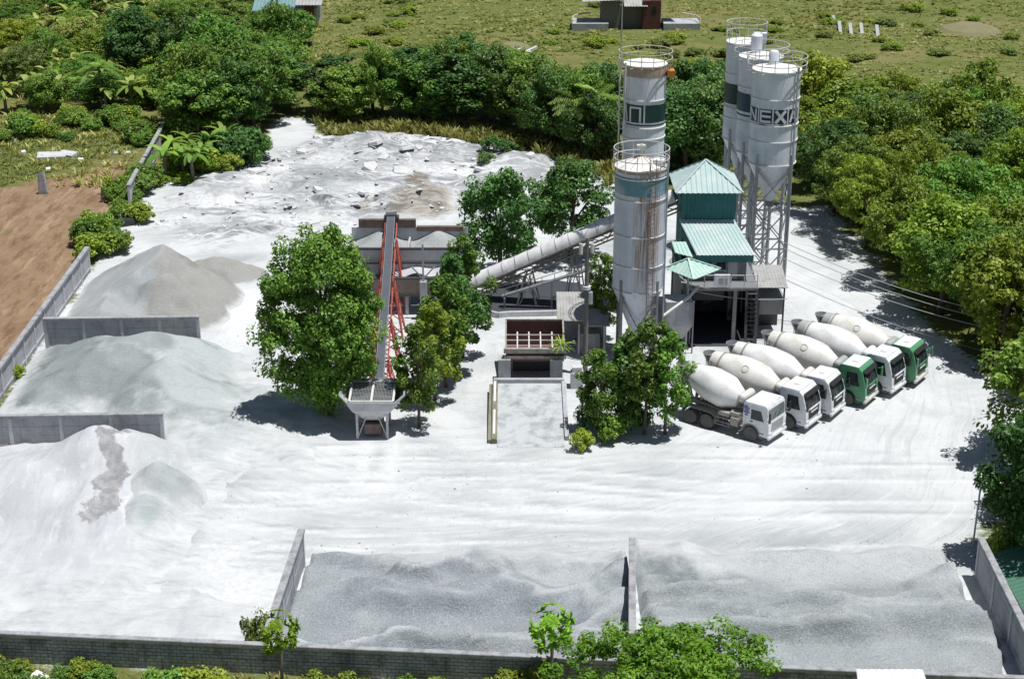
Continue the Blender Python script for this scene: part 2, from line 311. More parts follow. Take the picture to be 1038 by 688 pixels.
# ------------------------------------------------------------------ mesh builder
class MB:
    def __init__(s): s.v = []; s.f = []
    def add(s, vs, fs):
        k = len(s.v); s.v += [tuple(v) for v in vs]; s.f += [tuple(i + k for i in f) for f in fs]; return s
    def box(s, lo, hi):
        (a, b, c), (d, e, f) = lo, hi
        return s.add([(a, b, c), (d, b, c), (d, e, c), (a, e, c), (a, b, f), (d, b, f), (d, e, f), (a, e, f)],
                     [(0, 3, 2, 1), (4, 5, 6, 7), (0, 1, 5, 4), (1, 2, 6, 5), (2, 3, 7, 6), (3, 0, 4, 7)])
    def obox(s, p0, p1, w, h, up=(0, 0, 1)):            # bar from p0 to p1, w wide and h high
        p0, p1 = Vector(p0), Vector(p1); d = (p1 - p0).normalized(); up = Vector(up)
        if abs(d.dot(up)) > .98: up = Vector((1, 0, 0))
        a = d.cross(up).normalized(); b = a.cross(d).normalized(); vs = []
        for p in (p0, p1):
            for i, j in ((-1, -1), (1, -1), (1, 1), (-1, 1)): vs.append(p + a * (i * w / 2) + b * (j * h / 2))
        return s.add(vs, [(0, 1, 2, 3), (7, 6, 5, 4), (0, 4, 5, 1), (1, 5, 6, 2), (2, 6, 7, 3), (3, 7, 4, 0)])
    def cyl(s, p0, p1, r0, r1=None, n=10, caps=True):
        p0, p1 = Vector(p0), Vector(p1); r1 = r0 if r1 is None else r1
        d = (p1 - p0).normalized(); up = Vector((0, 0, 1)) if abs(d.z) < .95 else Vector((1, 0, 0))
        a = d.cross(up).normalized(); b = d.cross(a); vs = []
        for p, r in ((p0, r0), (p1, r1)):
            for i in range(n):
                t = 2 * math.pi * i / n; vs.append(p + a * (r * math.cos(t)) + b * (r * math.sin(t)))
        fs = [(i, i + n, (i + 1) % n + n, (i + 1) % n) for i in range(n)]
        if caps: fs += [tuple(range(n)), tuple(range(2 * n - 1, n - 1, -1))]
        return s.add(vs, fs)
    def path(s, pts, r, n=6):
        pts = [Vector(p) for p in pts]
        rs = r if isinstance(r, (list, tuple)) else [r] * len(pts)
        vs = []; fs = []; ref = None
        for i, p in enumerate(pts):
            d = (pts[min(i + 1, len(pts) - 1)] - pts[max(i - 1, 0)]).normalized()
            if ref is None: ref = Vector((0, 0, 1)) if abs(d.z) < .9 else Vector((1, 0, 0))
            a = d.cross(ref).normalized(); b = a.cross(d).normalized(); ref = b
            for k in range(n):
                t = 2 * math.pi * k / n; vs.append(p + a * (rs[i] * math.cos(t)) + b * (rs[i] * math.sin(t)))
        for i in range(len(pts) - 1):
            for k in range(n): fs.append((i * n + k, i * n + (k + 1) % n, (i + 1) * n + (k + 1) % n, (i + 1) * n + k))
        fs += [tuple(range(n - 1, -1, -1)), tuple(range((len(pts) - 1) * n, len(pts) * n))]
        return s.add(vs, fs)
    def ring(s, c, rad, r, n=32, m=6):
        vs = []; fs = []; c = Vector(c)
        for i in range(n):
            t = 2 * math.pi * i / n
            for j in range(m):
                u = 2 * math.pi * j / m; q = rad + r * math.cos(u)
                vs.append(c + Vector((q * math.cos(t), q * math.sin(t), r * math.sin(u))))
        for i in range(n):
            for j in range(m):
                fs.append((i * m + j, ((i + 1) % n) * m + j, ((i + 1) % n) * m + (j + 1) % m, i * m + (j + 1) % m))
        return s.add(vs, fs)
    def lathe(s, prof, n=32, c=(0, 0, 0), mat=None, cap=True):     # prof: (radius, height)
        vs = []; c = Vector(c); k = len(prof)
        for i in range(n):
            t = 2 * math.pi * i / n
            for r, h in prof:
                p = Vector((r * math.cos(t), r * math.sin(t), h)); vs.append((mat @ p if mat else p) + c)
        fs = [(i * k + j, ((i + 1) % n) * k + j, ((i + 1) % n) * k + j + 1, i * k + j + 1) for i in range(n) for j in range(k - 1)]
        if cap:
            if prof[0][0] > 1e-4: fs.append(tuple(i * k for i in range(n - 1, -1, -1)))
            if prof[-1][0] > 1e-4: fs.append(tuple(i * k + k - 1 for i in range(n)))
        return s.add(vs, fs)
    def prism(s, prof, y0, y1, taper=None):                        # prof: (x, z) polygon extruded along y
        n = len(prof); vs = []
        for y in (y0, y1):
            for x, z in prof: vs.append((x, y * (taper(z) if taper else 1), z))
        fs = [tuple(range(n)), tuple(range(2 * n - 1, n - 1, -1))] + [(i, i + n, (i + 1) % n + n, (i + 1) % n) for i in range(n)]
        return s.add(vs, fs)
    def build(s, name, mat, parent=None, smooth=None, bevel=0, local=False):
        me = bpy.data.meshes.new(name); me.from_pydata(s.v, [], s.f)
        bm = bmesh.new(); bm.from_mesh(me)
        bmesh.ops.recalc_face_normals(bm, faces=bm.faces)
        if bevel:
            es = [e for e in bm.edges if len(e.link_faces) == 2 and e.calc_face_angle(0) > .6]
            bmesh.ops.bevel(bm, geom=es, offset=bevel, segments=2, affect='EDGES', clamp_overlap=True)
        bm.to_mesh(me); bm.free()
        if smooth:
            me.polygons.foreach_set('use_smooth', [True] * len(me.polygons)); me.set_sharp_from_angle(angle=R(smooth))
        return link(name, me, mat, parent, local)
def link(name, me, mat, parent=None, local=False):
    o = bpy.data.objects.new(name, me); COL.objects.link(o)
    if mat: me.materials.append(mat)
    if parent is not None:
        if not local: me.transform(Matrix.Translation(-parent.location))
        o.parent = parent
    return o
def tag(o, label=None, cat=None, group=None, kind=None):
    for k, v in (('label', label), ('category', cat), ('group', group), ('kind', kind)):
        if v: o[k] = v
    return o
def thing(name, label, cat, loc=(0, 0, 0), group=None):
    o = bpy.data.objects.new(name, None); COL.objects.link(o); o.location = loc; o.empty_display_size = .3
    return tag(o, label, cat, group)
def solo(o, label, cat, group=None):                     # a one-mesh thing: move its origin to its base
    me = o.data; co = np.empty(len(me.vertices) * 3); me.vertices.foreach_get('co', co); co = co.reshape(-1, 3)
    b = Vector(((co[:, 0].min() + co[:, 0].max()) / 2, (co[:, 1].min() + co[:, 1].max()) / 2, co[:, 2].min()))
    me.transform(Matrix.Translation(-b)); o.location = o.location + b
    return tag(o, label, cat, group)
def grid_mesh(name, X, Y, Z, attrs=None, keep=None):
    ny, nx = X.shape; me = bpy.data.meshes.new(name)
    co = np.stack([X, Y, Z], -1).reshape(-1, 3)
    i = np.arange(ny - 1)[:, None] * nx + np.arange(nx - 1)[None, :]
    q = np.stack([i, i + 1, i + 1 + nx, i + nx], -1).reshape(-1, 4)
    if keep is not None: q = q[keep.reshape(-1)]
    used = np.unique(q); remap = np.full(co.shape[0], -1); remap[used] = np.arange(len(used)); co = co[used]; q = remap[q]
    me.vertices.add(len(co)); me.vertices.foreach_set('co', co.astype(np.float32).ravel())
    me.loops.add(q.size); me.loops.foreach_set('vertex_index', q.astype(np.int32).ravel())
    me.polygons.add(len(q)); me.polygons.foreach_set('loop_start', np.arange(0, q.size, 4, dtype=np.int32))
    me.polygons.foreach_set('use_smooth', np.ones(len(q), bool))
    me.update(calc_edges=True); me.validate()
    for k, a in (attrs or {}).items():
        if a.ndim == 3:
            at = me.attributes.new(k, 'FLOAT_COLOR', 'POINT'); at.data.foreach_set('color', a.reshape(-1, 4)[used].astype(np.float32).ravel())
        else:
            at = me.attributes.new(k, 'FLOAT', 'POINT'); at.data.foreach_set('value', a.reshape(-1)[used].astype(np.float32))
    return me

# ------------------------------------------------------------------ the ground
W0, W1, W2, W3 = G(-70, 465, 2.3), G(88, 250, 2.3), G(130, 187, 2.3), G(167, 122, 2.3)   # left boundary wall
YARD = [(W0.x, W0.y), (W1.x, W1.y), G(112, 232), G(150, 190), G(205, 160), G(262, 150), G(285, 117), G(318, 122), G(330, 140), G(380, 132), G(460, 142), G(540, 152),
        G(600, 175), G(640, 190), G(760, 205), G(840, 212), G(868, 240), G(905, 290), G(960, 345), G(1040, 410), (34, 95), (27.0, 84), (26.3, 67.9), (1.7, 70.15), (-26.1, 72.0), (-40, 72.9)]
DIRT = [(W0.x - .3, W0.y), (W1.x - .3, W1.y), (W2.x - .3, W2.y), G(132, 158), G(70, 178), G(0, 190), G(-220, 205), (-120, 105)]
RUB = [G(150, 240), G(160, 200), G(205, 172), G(270, 150), G(330, 138), G(460, 145), G(555, 158), G(590, 180), G(470, 215), G(400, 222), G(260, 250), G(220, 262)]
def blobs(x, y, lst):
    v = np.zeros(x.shape)
    for px, py, rx, ry, s in lst:
        c = G(px, py); a = abs(G(px + rx, py).x - c.x); b = abs(G(px, py - ry).y - c.y)
        d = ((x - c.x) / a) ** 2 + ((y - c.y) / b) ** 2
        v = np.maximum(v, s * np.exp(-d * 1.1))
    return v
gx = np.unique(np.concatenate([np.linspace(-900, -130, 20), np.linspace(-130, -46, 60), np.arange(-46, 46, .42), np.linspace(46, 130, 60), np.linspace(130, 900, 20)]))
gy = np.unique(np.concatenate([np.linspace(-200, 50, 12), np.linspace(50, 68, 20), np.arange(68, 192, .42), np.linspace(192, 320, 130), np.linspace(320, 1800, 40)]))
X, Y = np.meshgrid(gx, gy)
def noisyY(Z): return Z
sdy, sdd, sdr = sdpoly(X, Y, YARD), sdpoly(X, Y, DIRT), sdpoly(X, Y, RUB)
rub = sstep(-1.0, 3.5, sdr + fbm(X, Y, .12, 3, 5) * 3)
grey = blobs(X, Y, [(470, 480, 60, 25, .5), (535, 430, 40, 60, .55), (440, 560, 200, 30, .55), (560, 545, 110, 22, .6), (800, 560, 190, 30, .6), (300, 560, 40, 20, .5),
                    (222, 480, 46, 34, .85), (190, 545, 22, 18, .8), (280, 450, 40, 14, .5), (255, 420, 22, 26, .7), (270, 470, 70, 16, .4), (250, 400, 22, 40, .6), (400, 520, 90, 10, .4), (460, 500, 40, 14, .5), (600, 480, 60, 10, .4), (850, 500, 70, 9, .4), (215, 545, 50, 14, .35), (230, 395, 20, 30, .6), (235, 280, 25, 12, .5), (345, 190, 50, 12, .9), (240, 150, 40, 12, .5), (200, 225, 40, 8, .6), (300, 215, 40, 6, .6), (215, 280, 40, 8, .8), (240, 262, 40, 5, .7), (700, 540, 120, 18, .4), (650, 470, 70, 20, .25),
                    (740, 340, 60, 18, .5), (640, 250, 50, 20, .5), (740, 480, 16, 5, .4), (885, 478, 18, 5, .5), (860, 250, 40, 25, .35), (330, 530, 60, 16, .3)])
trk = blobs(X, Y, [(368, 470, 9, 38, .9), (397, 468, 9, 36, .9), (520, 500, 30, 20, .5), (360, 500, 160, 14, .6), (800, 470, 120, 30, .5), (300, 430, 40, 60, .4), (850, 320, 60, 40, .4), (250, 330, 30, 60, .5),
                   (215, 207, 60, 9, 1), (262, 190, 26, 7, 1), (282, 176, 14, 9, 1), (450, 176, 70, 7, .9), (330, 165, 30, 8, .8), (380, 195, 40, 6, .8), (180, 225, 40, 8, .9), (295, 222, 50, 6, .9), (330, 228, 60, 8, .5), (250, 640, 70, 30, .9), (225, 570, 40, 50, .8), (240, 600, 60, 40, .9)])
brn = blobs(X, Y, [(430, 210, 45, 14, .9), (423, 186, 14, 8, 1.2), (400, 150, 50, 12, .45), (500, 165, 40, 10, .5), (190, 170, 20, 10, .5), (370, 212, 15, 6, .7)])
# long curved wheel tracks
for k in range(26):
    a = random.uniform(.2, 1.2); x0 = random.uniform(-24, 22); y0 = random.uniform(76, 96); cv = random.uniform(-.012, .012)
    t = np.tan(a - .75) * .35; d = (Y - y0) - t * (X - x0) - cv * (X - x0) ** 2
    for off in (0, 1.9):
        trk = np.maximum(trk, .85 * np.exp(-((d - off) / .28) ** 2) * np.exp(-((X - x0) / 9) ** 2)); grey = np.maximum(grey, .62 * np.exp(-((d - off - .5) / .25) ** 2) * np.exp(-((X - x0) / 8) ** 2))
for k in range(14):                                     # tracks running up the left lane
    x0 = -20 + k * .42 + random.uniform(-.3, .3); d = X - x0 - .004 * (Y - 128) ** 2 * (1 if k % 2 else .6)
    trk = np.maximum(trk, .5 * np.exp(-(d / .22) ** 2) * np.exp(-((Y - 122) / 18) ** 2)); grey = np.maximum(grey, .25 * np.exp(-((d - .4) / .2) ** 2) * np.exp(-((Y - 122) / 18) ** 2))
zone = np.stack([np.clip(sdy / 10 + .5, 0, 1), np.clip(sdd / 10 + .5, 0, 1), np.clip(grey, 0, 1), np.ones_like(X)], -1)
zoneb = np.stack([rub, np.clip(trk, 0, 1), np.clip(brn, 0, 1), np.ones_like(X)], -1)
Zg = fbm(X, Y, .12, 4, 3) * .10 * sstep(-2, 4, -sdy + 3) + fbm(X, Y, .5, 3, 9) * .05
rid = 1 - np.abs(fbm(X, Y, .22, 4, 21)) * 2
hill = blobs(X, Y, [(390, 152, 75, 14, 1.5), (330, 185, 60, 12, .9), (430, 205, 45, 10, 1.5), (520, 165, 40, 10, 1.2), (460, 160, 50, 10, 1.2), (230, 185, 40, 14, .7), (300, 205, 50, 8, .8)])
Zg = Zg + rub * (np.clip(rid, 0, 1) ** 2 * .45 + fbm(X, Y * 1.6, .6, 4, 31) * .34 + hill * (1 + .35 * fbm(X, Y, .3, 4, 33)))
Zg = Zg + sstep(195, 330, Y) * fbm(X, Y, .02, 3, 41) * 1.6
_a = np.arctan2(X + 3.5, -(Y - 112.0)); _r = np.hypot(X + 3.5, (Y - 112.0))
_w = sstep(14, 26, np.hypot(X + 26, Y - 96))
flow = np.stack([_a * 22 + fbm(X, Y, .06, 2, 77) * 3, _r + fbm(X, Y, .08, 3, 78) * 2.2, _w, np.ones_like(X)], -1)
mg = grid_mesh('ground', X, Y, Zg, {'zone': zone, 'zoneb': zoneb, 'flow': flow})
tag(link('ground', mg, M['ground']), kind='structure')
def gz(x, y):
    i = int(np.clip(np.searchsorted(gx, x), 0, len(gx) - 1)); j = int(np.clip(np.searchsorted(gy, y), 0, len(gy) - 1)); return float(Zg[j, i])

# ------------------------------------------------------------------ heaps of sand and gravel
def pile(name, mat, box, fn, label, patch=None, res=.24, cat='gravel heap', foot_h=1.1, foot=None):
    (x0, y0), (x1, y1) = box
    X, Y = np.meshgrid(np.arange(x0, x1 + res, res), np.arange(y0, y1 + res, res)); Z = fn(X, Y)
    keep = (Z[:-1, :-1] > -.02) | (Z[1:, 1:] > -.02) | (Z[1:, :-1] > -.02) | (Z[:-1, 1:] > -.02)
    Z = np.maximum(Z, -.16); pt, dk = patch(X, Y) if patch else (np.zeros_like(X), np.zeros_like(X))
    me = grid_mesh(name, X, Y, Z, {'patch': np.clip(pt, 0, 1), 'dark': np.clip(dk, 0, 1), 'foot': foot(X, Y) if foot else np.clip(Z / foot_h, 0, 1)}, keep)
    return solo(link(name, me, mat), label, cat)
def cone(X, Y, x, y, h, sl, sx=1, sy=1, rnd=.8):
    d = np.sqrt(((X - x) / sx) ** 2 + ((Y - y) / sy) ** 2 + rnd ** 2) - rnd
    return h - d * sl
def smax(a, b, k=.5): return np.log(np.exp(np.clip(a / k, -40, 40)) + np.exp(np.clip(b / k, -40, 40))) * k
LW = lambda y: -36.1 - (y - 105) * .045
def h1(X, Y):
    z = smax(cone(X, Y, -29.9, 125.8, 5.2, .80, 1.05, .9), cone(X, Y, -27.4, 121.6, 3.7, .95, 1.05, .9), .15)
    z = smax(z, cone(X, Y, -32.6, 119.5, 2.3, .5, 1, 1), .3)
    z = z + fbm(X, Y, .5, 5, 51) * .5 + (1 - np.abs(fbm(X, Y, .35, 3, 52)) * 2) * .12
    z = np.minimum(z, (X - LW(Y) - 1.2) * .6)
    return np.where((X < LW(Y) + .5) | (Y < 115.4), -.5, z)
pile('sand_pile', M['sand_grey'], ((-39, 115), (-18, 138)), h1, 'tall grey-brown sand heap at the far left behind the back divider wall', lambda X, Y: (sstep(-.5, .8, (X + 28.6) * .9 + fbm(X, Y, .5, 3, 53) * 1.2), sstep(.2, .5, fbm(X, Y, .5, 4, 54)) * .7), foot_h=.6, cat='sand heap')
def h1b(X, Y):
    return cone(X, Y, -25.4, 131.5, 1.8, .62, 1.25, .8) + fbm(X, Y, .6, 4, 56) * .4
pile('sand_pile', M['sand_grey'], ((-30, 127), (-17, 140)), h1b, 'low brownish earth heap beside the tall grey-brown sand heap', lambda X, Y: (np.ones_like(X), sstep(.1, .5, fbm(X, Y, .6, 4, 57)) * .7), foot_h=.3, cat='sand heap')
def h2(X, Y):
    z = smax(cone(X, Y, -29.2, 109.3, 2.75, .42, 1.3, .8, 2), cone(X, Y, -26.6, 110.4, 2.7, .5, 1.1, .9, 1.2), .15)
    z = smax(z, cone(X, Y, -24.0, 105.5, 2.7, .52, .9, 1.1, .7), .12)
    z = smax(z, cone(X, Y, -20.3, 101.0, .75, .13, 1, 1.3), .15)
    z = smax(z, cone(X, Y, -33, 108, 1.5, .25, 1, 1, 2), .2)
    z = z + fbm(X, Y, .3, 5, 61) * .40 + (1 - np.abs(fbm(X, Y, .25, 3, 62)) * 2.2) * .26
    z = np.minimum(z, (X - LW(Y) - .3) * .45)
    z = np.where((X < -22.9) & (Y < 97.9), -.5, z); z = np.where((X < -23.3) & (Y > 113.7), -.5, z)
    return np.where(X < LW(Y) + .4, -.5, z)
def p2(X, Y):
    lt = sstep(0, 1, (X + 25.2 + (Y - 104) * .2) * .7 + fbm(X, Y, .4, 3, 63) * 1.2) * .85
    v = fbm(X * .8 + Y * .3, Y, .28, 4, 64); cr = np.exp(-(v / .075) ** 2) * sstep(-.2, .3, fbm(X, Y, .2, 3, 65))
    return lt + .7 * np.exp(-((v - .13) / .05) ** 2) * sstep(-.1, .3, fbm(X, Y, .2, 3, 66)), cr * .9 * (1 - lt * .5)
pile('sand_pile', M['sand_green'], ((-38, 92), (-11, 118)), h2, 'broad grey-green sand heap filling the bay between the two divider walls', p2, foot_h=1.3, cat='sand heap')
def h3(X, Y):
    rd = cone(X, Y, -25.9, 92.6, 3.75, .72, 1.0, 1.0, .9)
    z = smax(rd, cone(X, Y, -29.5, 90.2, 2.0, .26, 1.2, 1.1, 1.5), .2)
    z = smax(z, cone(X, Y, -25.2, 87, 1.9, .42, .9, 1.6, 1), .2)
    z = smax(z, cone(X, Y, -27, 82, .7, .12, 1.0, .8, 2), .2)
    z = smax(z, np.where(Y < 82, .55 - np.abs(Y - 74.0) * .14 - np.clip(X + 17, 0, 99) * .12, -3), .15)
    z = z + fbm(X, Y, .3, 6, 71) * .34 + fbm(X * 1.5, Y * .6, .9, 3, 73) * .09 + (1 - np.abs(fbm(X, Y, .22, 3, 72)) * 2.2) * .12
    gul = np.abs(X + 25.0 + fbm(X, Y, .5, 3, 74) * .7 - (91 - Y) * .07); z = z - .42 * np.exp(-(gul / .5) ** 2) * sstep(80, 86, Y)
    z = np.where((X < -22.8) & (Y > 96.6), -.5, z); wy = 71.9 + (X + 26.14) * -.065
    return np.where((X < LW(Y) + .3) | (Y < wy + .35), -.5, z)
def p3(X, Y):
    gul = np.abs(X + 24.8 + fbm(X, Y, .5, 3, 74) * 1.0 - (91 - Y) * .07)
    lower = np.exp(-(np.abs(np.hypot(X + 23.6, (Y - 84.5) * .8) - 2.6 + fbm(X, Y, .9, 3, 76) * .5) / .28) ** 2) * sstep(-.1, .25, fbm(X, Y, .5, 3, 79))
    flank = np.exp(-(((X + 20.6 + (Y - 88) * .25) / 2.0) ** 2 + ((Y - 88.5) / 5.0) ** 2)) * (1 + .8 * fbm(X, Y, .5, 4, 85))
    return np.clip(flank, 0, 1), np.exp(-(gul / .9) ** 2) * sstep(83, 87, Y) * .85 + np.exp(-(np.hypot(X + 25.0, (Y - 84)) / 2.4) ** 2) * .38
pile('sand_pile', M['sand_white'], ((-38, 70.5), (-11.5, 98)), h3, 'big white limestone heap in the near left corner, in front of the divider wall', p3, foot_h=1.5, cat='sand heap')
def h4(X, Y):
    z = smax(cone(X, Y, -21.7, 89.6, 2.5, 1.0, 1, 1, .6), cone(X, Y, -21.9, 86.6, 1.75, .75, .85, 1.4, .6), .12)
    return z + fbm(X, Y, .7, 5, 81) * .34
pile('sand_pile', M['sand_pale_green'], ((-26, 79), (-16, 94)), h4, 'small pale green-grey heap dumped against the right flank of the big white heap', lambda X, Y: (sstep(88.2, 86.0, Y + fbm(X, Y, .6, 3, 83)), sstep(.1, .4, fbm(X, Y, .8, 4, 82)) * .5), foot=lambda X, Y: np.clip((h4(X, Y) - np.maximum(h3(X, Y), 0)) / 1.5, 0, 1), res=.2, cat='sand heap')
def crests(X, Y, seed):
    return fbm(X * .45 + fbm(X, Y, .15, 3, seed + 5) * 2, Y * 1.15 + fbm(X, Y, .12, 3, seed + 6) * 3, .16, 4, seed) + .02
def ridgef(X, Y, seed):
    v = crests(X, Y, seed); return 1.05 * np.clip(1 - np.abs(v) * 3.2, 0, 1) ** 1.2 + .35 * np.clip(1 - np.abs(crests(X + 40, Y * 1.3, seed + 50)) * 3.5, 0, 1)
def h5(X, Y):
    e = np.minimum(np.minimum(X + 12.3 - (Y - 73) * .06, 6.45 - X) * 2 + 1.0, (83.2 + fbm(X, X * 0, .2, 3, 91) * 1.6 - Y) * .30)
    wy = 71.9 + (X + 26.14) * -.065
    z = np.minimum(.28, e) + ridgef(X, Y, 92) * sstep(0, .5, e) + fbm(X, Y, .35, 5, 93) * .22 * sstep(0, .4, e)
    return np.where((Y < wy + .35) | (X < -12.2 + (Y - 73.5) * .09) | (X > 6.45), -.5, z)
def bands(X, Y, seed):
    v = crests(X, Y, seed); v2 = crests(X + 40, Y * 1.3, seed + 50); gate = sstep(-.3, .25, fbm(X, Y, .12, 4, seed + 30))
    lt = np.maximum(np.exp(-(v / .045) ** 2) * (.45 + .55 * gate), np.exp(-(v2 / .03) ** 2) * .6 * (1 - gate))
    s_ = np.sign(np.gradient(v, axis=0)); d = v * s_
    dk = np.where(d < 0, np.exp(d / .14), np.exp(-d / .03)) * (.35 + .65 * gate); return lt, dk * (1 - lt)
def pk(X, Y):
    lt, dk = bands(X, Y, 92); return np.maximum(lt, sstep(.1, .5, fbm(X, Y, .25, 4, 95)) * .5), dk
def fk(X, Y): return sstep(83.6, 78.6, Y + fbm(X, Y, .22, 5, 96) * 3.6)
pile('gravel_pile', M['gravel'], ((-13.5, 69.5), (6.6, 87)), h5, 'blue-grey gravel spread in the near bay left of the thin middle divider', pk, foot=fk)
def h6(X, Y):
    e = np.minimum(np.minimum(X - 6.95, 24.9 - X + fbm(X * 0, Y, .3, 3, 99) * 1.4) * 1.2, (84.4 + fbm(X, X * 0, .15, 3, 101) * 1.4 - (X - 8) * .05 - Y) * .30)
    z = np.minimum(.25, e) + ridgef(X, Y, 102) * sstep(0, .5, e) + fbm(X, Y, .3, 5, 103) * .22 * sstep(0, .4, e)
    return np.where((X < 6.95) | (Y < 70.6 - (X - 6) * .065), -.5, z)
def pk6(X, Y):
    lt, dk = bands(X, Y, 102); blob = sstep(1.25, .85, np.hypot((X - 8.9) / 1.5, (Y - 80.8 + (X - 9) * .7) / 2.3)) * .9
    pale = sstep(78.8, 81, Y + fbm(X, Y, .12, 3, 106) * 3) * (1 - blob) * .75
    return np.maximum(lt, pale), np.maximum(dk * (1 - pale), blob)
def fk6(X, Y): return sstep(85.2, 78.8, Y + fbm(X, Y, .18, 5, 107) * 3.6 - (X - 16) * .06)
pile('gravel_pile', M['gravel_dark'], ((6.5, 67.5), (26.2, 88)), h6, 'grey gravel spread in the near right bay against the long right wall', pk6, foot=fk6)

# ------------------------------------------------------------------ concrete walls
def wall(label, a, b, h, mat='conc', step=3.1, th=.14, cap=True, base=-.1, post=.26, postside=0, group=None, midrail=True):
    a, b = Vector((a[0], a[1], 0)), Vector((b[0], b[1], 0)); L = (b - a).length; d = (b - a) / L; nrm = Vector((-d.y, d.x, 0))
    r = thing('concrete_wall', label, 'wall', a, group); n = max(1, round(L / step)); m = M[mat]
    pn = MB()
    for i in range(n):
        p, q = a + d * (L * i / n), a + d * (L * (i + 1) / n)
        hh = h - (.22 if cap else 0); nb = 9 if mat == 'conc_dark' else 4
        for k in range(nb):                                # stacked precast planks with open joints
            z0 = base + (hh - base) * k / nb; z1 = base + (hh - base) * (k + 1) / nb - .012
            off = nrm * ((k % 2) * .006 + random.uniform(-.006, .006) * (3 if nb == 9 else 1))
            pn.obox(p + off + Vector((0, 0, (z0 + z1) / 2)), q + off + Vector((0, 0, (z0 + z1) / 2)), th, z1 - z0)
    pn.build('panels', m, r)
    ps = MB()
    for i in range(n + 1):
        p = a + d * (L * i / n); ps.obox(p + Vector((0, 0, base)), p + Vector((0, 0, h - .225 if cap else h + .03)), post, post, d)
    ps.build('posts', M['conc_light'] if mat == 'conc' else m, r, bevel=.015)
    if cap:
        cp = MB(); cp.obox(a - d * .13 + Vector((0, 0, h - .11)), b + d * .13 + Vector((0, 0, h - .11)), post + .14, .2); cp.build('coping', M['coping'], r, bevel=.02)
        if midrail:
            rb = MB(); rb.obox(a + Vector((0, 0, h * .16)), b + Vector((0, 0, h * .16)), th + .10, .16); rb.build('rail', m, r)
    return r
wall('long grey boundary wall along the left between the brown earth lot and the sand heaps', W0, W1, 2.3, step=2.9)
wall('short weathered grey wall at the far left edge beyond the green bushes', W2, W3, 2.3, step=3)
wall('back left divider wall of grey panels behind the grey-green sand heap', G(45, 322, 2.8), G(200, 320, 2.8), 2.8)
wall('front left divider wall of grey panels rising behind the big white heap', (-36.0, G(0, 421, 2.6).y), G(163, 418, 2.6), 2.6)
B0, B1 = G(0, 638, 1.85), G(560, 674, 1.2)
bd = (B1 - B0) / (B1.x - B0.x)
wall('long dark mouldy block wall along the bottom edge in front of the heaps', B0 + bd * (-14), B0 + bd * 53.2, 1.75, 'conc_dark', 4.2, cap=True, midrail=False, post=.22)
wall('slanting bay divider wall between the white heap and the gravel', G(305, 533, 2.6), G(273, 640, 2.0), 2.4, step=3.4, cap=True, midrail=False)
wall('thin upright divider wall between the two gravel bays', G(641, 545, 2.4), G(641, 640, 2.4), 2.4, step=4, cap=True, midrail=False, post=.24)
wall('long right boundary wall beside the green roof', (26.15, G(985, 545, 2.5).y), (25.75, 66), 2.5, step=3.6, cap=True, midrail=False)

# ------------------------------------------------------------------ rubble
rb = MB()
for k in range(560):
    px, py = random.uniform(150, 560), (random.uniform(134, 232) if k % 3 else random.uniform(134, 168)); p = G(px, py)
    if float(sdpoly(np.array([p.x]), np.array([p.y]), RUB)[0]) < .5: continue
    big = random.random() < .10; s = random.uniform(.5, 1.3) if big else random.uniform(.12, .42)
    c = Vector((p.x, p.y, gz(p.x, p.y) + s * .1)); q = Matrix.Rotation(random.uniform(0, 6.3), 3, 'Z') @ Matrix.Rotation(random.gauss(0, .22), 3, 'X') @ Matrix.Rotation(random.gauss(0, .22), 3, 'Y')
    n = random.choice((4, 5, 6)); top = []; h = s * random.uniform(.06, .2)
    for i in range(n):
        t = 2 * math.pi * (i + random.uniform(-.25, .25)) / n; r = s * random.uniform(.6, 1.05); top.append(Vector((r * math.cos(t), r * .75 * math.sin(t), 0)))
    vs = [c + q @ (v + Vector((0, 0, h))) for v in top] + [c + q @ (v * 1.12 - Vector((0, 0, h))) for v in top]
    rb.add(vs, [tuple(range(n)), tuple(range(2 * n - 1, n - 1, -1))] + [(i, i + n, (i + 1) % n + n, (i + 1) % n) for i in range(n)])
tag(rb.build('rubble', M['rubble']), 'white and grey broken concrete rubble dumped across the far part of the yard', 'rubble', kind='stuff')

ls = MB()
for k in range(900):
    t = random.random()
    if t < .45: px, py = random.uniform(290, 980), random.gauss(556, 12)
    elif t < .65: px, py = random.gauss(235, 30), random.uniform(330, 560)
    elif t < .8: px, py = random.gauss(470, 60), random.gauss(470, 25)
    else: px, py = random.uniform(420, 980), random.uniform(400, 560)
    p = G(px, py); z = gz(p.x, p.y); s_ = random.uniform(.02, .05) if random.random() < .96 else random.uniform(.05, .11); m = Matrix.Rotation(random.uniform(0, 6.3), 3, 'Z')
    ls.add([p + m @ Vector(v) * s_ + Vector((0, 0, z)) for v in ((-1, -.7, -.4), (1, -.8, -.4), (.9, .8, -.4), (-.8, .7, -.4), (-.5, -.4, .7), (.6, -.4, .6), (.5, .5, .8), (-.5, .3, .6))], [(0, 1, 5, 4), (1, 2, 6, 5), (2, 3, 7, 6), (3, 0, 4, 7), (4, 5, 6, 7)])
tag(ls.build('loose_stones', M['loose']), 'loose grey stones scattered over the white yard and along the gravel edges', 'stones', kind='stuff')
